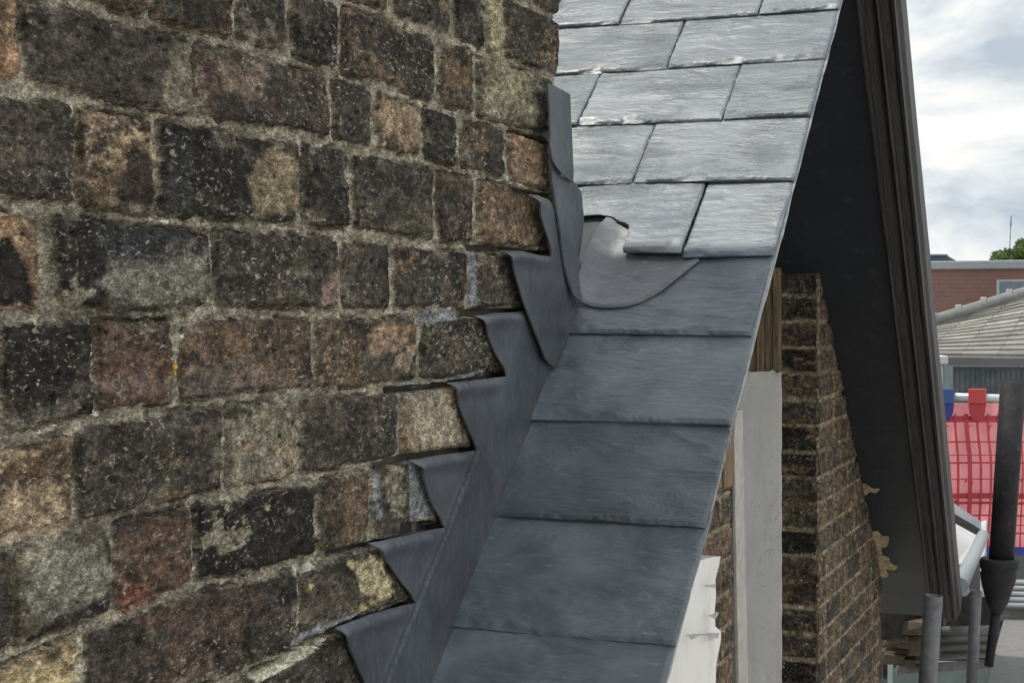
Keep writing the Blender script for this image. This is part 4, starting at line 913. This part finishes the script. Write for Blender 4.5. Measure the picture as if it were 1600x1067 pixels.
o = m.build('roof', M_SLATEFAR, hip); ul = o.data.uv_layers.new(name='UVMap')
for li, lp in enumerate(o.data.loops): ul.data[li].uv = uvs[lp.vertex_index]
MB().add([h0, h1, h1 + np.array([-2, 6, -2.5]), h0 + np.array([-2, 3, -1.2])], [(0, 1, 2, 3)]).build('rear_slope', M_GREYBL, hip)
hd = (h1 - h0) / np.linalg.norm(h1 - h0)
MB().tube(h0 - hd * .2 + np.array([0, 0, .01]), h1 + np.array([0, 0, .01]), .055, .055, 14).build('ridge', plain('grey_ridge', (.20, .20, .19), .8, .2, 8), hip, 0, True)
for x in (1458, 1497, 1537, 1577, 1617):
    t_ = (x - 1405) / (1800 - 1405); p = h0 + (h1 - h0) * t_
    # position along the hip that shows at this column
    best_t = min(np.linspace(0, 1, 400), key=lambda s_: abs(800 + F * ((h0 + (h1 - h0) * s_) @ R) / ((h0 + (h1 - h0) * s_) @ G) - x)); p = h0 + (h1 - h0) * best_t + np.array([0, 0, .06])
    MB().box(p - .025, p + .025).build('clip', M_PALEGREY, hip, .006)
slab('gutter', [(1300, 556, dh - .02), (1800, 562, dh - .02), (1800, 574, dh + .02), (1300, 569, dh + .02)], 0, .1, plain('grey_gutter', (.14, .145, .15), .6, .1, 5), hip, .01)
m = MB()
for i in range(40):
    x0 = 1484 + i * 8; m.prism([at(x0, 573, dh + .12), at(x0 + 7.4, 573, dh + .12), at(x0 + 7.4, 680, dh + .12), at(x0, 680, dh + .12)], [at(x0, 573, dh + .15), at(x0 + 7.4, 573, dh + .15), at(x0 + 7.4, 680, dh + .15), at(x0, 680, dh + .15)])
m.build('hung_slating', plain('dark_hung_slate', (.085, .10, .105), .7, .35, 7), hip)
slab('wall', [(1300, 575, dh + .2), (1800, 580, dh + .2), (1800, 2200, dh + .2), (1300, 2200, dh + .2)], 0, .3, plain('dark_wall', (.08, .085, .085), .8, .2, 2), hip)
sb = thing('stone_pier', at(1465, 640, 12.2), 'pale capped pier at the eaves corner left of the dark hung slates', 'pier')
slab('cap', [(1400, 556, 12.2), (1482, 556, 12.2), (1482, 569, 12.2), (1400, 569, 12.2)], 0, .35, M_PALEGREY, sb, .01)
slab('shaft', [(1402, 569, 12.25), (1474, 569, 12.25), (1474, 900, 12.25), (1402, 900, 12.25)], 0, .25, plain('grey_render', (.36, .40, .39), .8, .12, 3), sb, .01)
slab('quoin', [(1474.5, 569, 12.26), (1489, 572, 12.6), (1489, 900, 12.6), (1474.5, 900, 12.26)], 0, .1, M_GREYBL, sb)
rb = thing('red_brick_building', at(1560, 500, 34), 'far red brick building with a grey parapet coping beyond the hipped roof', 'building')
slab('wall', [(1250, 421, 34), (1900, 416, 36), (1900, 1100, 36), (1250, 1100, 34)], 0, 4.0, M_REDBRICK, rb)
slab('coping', [(1250, 411, 33.9), (1900, 402, 35.9), (1900, 417, 35.9), (1250, 423, 33.9)], 0, 4.3, M_COPING, rb, .03)
wf = slab('window', [(1561, 437, 33.95), (1640, 436, 34.2), (1640, 468, 34.2), (1561, 468, 33.95)], 0, .1, plain('grey_frame', (.30, .34, .36), .6, .1, 2), rb)
slab('pane', [(1563, 440.5, 33.93), (1638, 439.5, 34.18), (1638, 466, 34.18), (1563, 466, 33.93)], 0, .01, plain('blind_pane', (.13, .16, .18), .4, .2, 2), wf)
rl = thing('rooflight', at(1467, 408, 37), 'dark flat-topped plant box on the red brick building roof', 'roof box')
m = MB(); m.prism([at(1430, 410, 37), at(1497, 409, 37), at(1480, 399, 37), at(1442, 399, 37)], [at(1430, 410, 39), at(1497, 409, 39), at(1480, 399, 39), at(1442, 399, 39)]); m.build('box', plain('dark_roof_box', (.10, .13, .15), .6, .15, 1), rl, .03)
m = MB(); m.prism([at(1441, 399.5, 36.9), at(1482, 399.5, 36.9), at(1480, 397, 36.9), at(1443, 397, 36.9)], [at(1441, 399.5, 39.1), at(1482, 399.5, 39.1), at(1480, 397, 39.1), at(1443, 397, 39.1)]); m.build('lid', M_COPING, rl)
an = thing('aerial_mast', at(1576, 408, 40), 'thin aerial mast standing against the clouds left of the tree', 'aerial')
MB().tube(at(1576, 420, 40), at(1579.3, 352, 40), .011, .009, 8).build('pole', M_IRON, an, 0, True)
MB().tube(at(1579.3, 353, 40), at(1580, 337, 40), .018, .012, 8).build('antenna', M_STEEL, an, 0, True)
# tree beyond the red brick building
tr = thing('tree', at(1610, 520, 60), 'leafy green tree rising behind the red brick building parapet', 'tree')
tb = at(1615, 520, 60); tb[2] = GROUND
tr.location = tuple(tb); tt = at(1612, 405, 60)
m = MB(); m.tube(tb, tt, .28, .14, 12)
for i in range(9): m.tube(tb + (tt - tb) * (.80 + .02 * i), tt + np.array([random.uniform(-1.3, 1.3), random.uniform(-1.2, 1.2), random.uniform(-.3, .7)]), .07, .02, 6)
m.build('trunk', M_BARK, tr, 0, True)
cl = [(1560, 402, .34), (1573, 398, .32), (1590, 398, .38), (1600, 392, .45), (1598, 381, .26), (1612, 388, .6), (1625, 378, .6), (1640, 388, .7), (1615, 405, .8), (1583, 407, .4), (1655, 400, .8), (1567, 408, .4), (1630, 412, .9)]
V = []; Fc = []
for cx, cy, r in cl:
    c = at(cx, cy, 60 + random.uniform(-.5, .5))
    for i in range(int(900 * r)):
        d = rng.normal(size=3); d /= np.linalg.norm(d); p = c + d * r * (rng.random() ** .45) * np.array([1, 1, .8]); s = .055 + .05 * rng.random()
        a = rng.normal(size=3); a /= np.linalg.norm(a); b = np.cross(a, rng.normal(size=3)); b /= np.linalg.norm(b)
        k0 = len(V); V += [p - a * s, p + b * s * .5, p + a * s, p - b * s * .5]; Fc.append((k0, k0 + 1, k0 + 2, k0 + 3))
def leaf_mat():
    m, t, b, n_, l_ = nodes('leaves'); p = pos(t); a = noise(t, p, 2.2, 4)
    c = mixc(t, ramp(t, a, [(.35, 0.), (.65, 1.)]), (.055, .10, .035), (.13, .19, .065)); l_(c, b.inputs['Base Color']); b.inputs['Roughness'].default_value = .6
    tl = n_('ShaderNodeBsdfTranslucent'); tl.inputs[0].default_value = (.16, .24, .06, 1); mx = n_('ShaderNodeMixShader'); mx.inputs[0].default_value = .35
    l_(b.outputs[0], mx.inputs[1]); l_(tl.outputs[0], mx.inputs[2]); l_(mx.outputs[0], t.nodes['Material Output'].inputs[0]); return m
link('crown', fast_mesh('crown', np.array(V) - wloc(tr), np.array(Fc), False), leaf_mat(), tr)
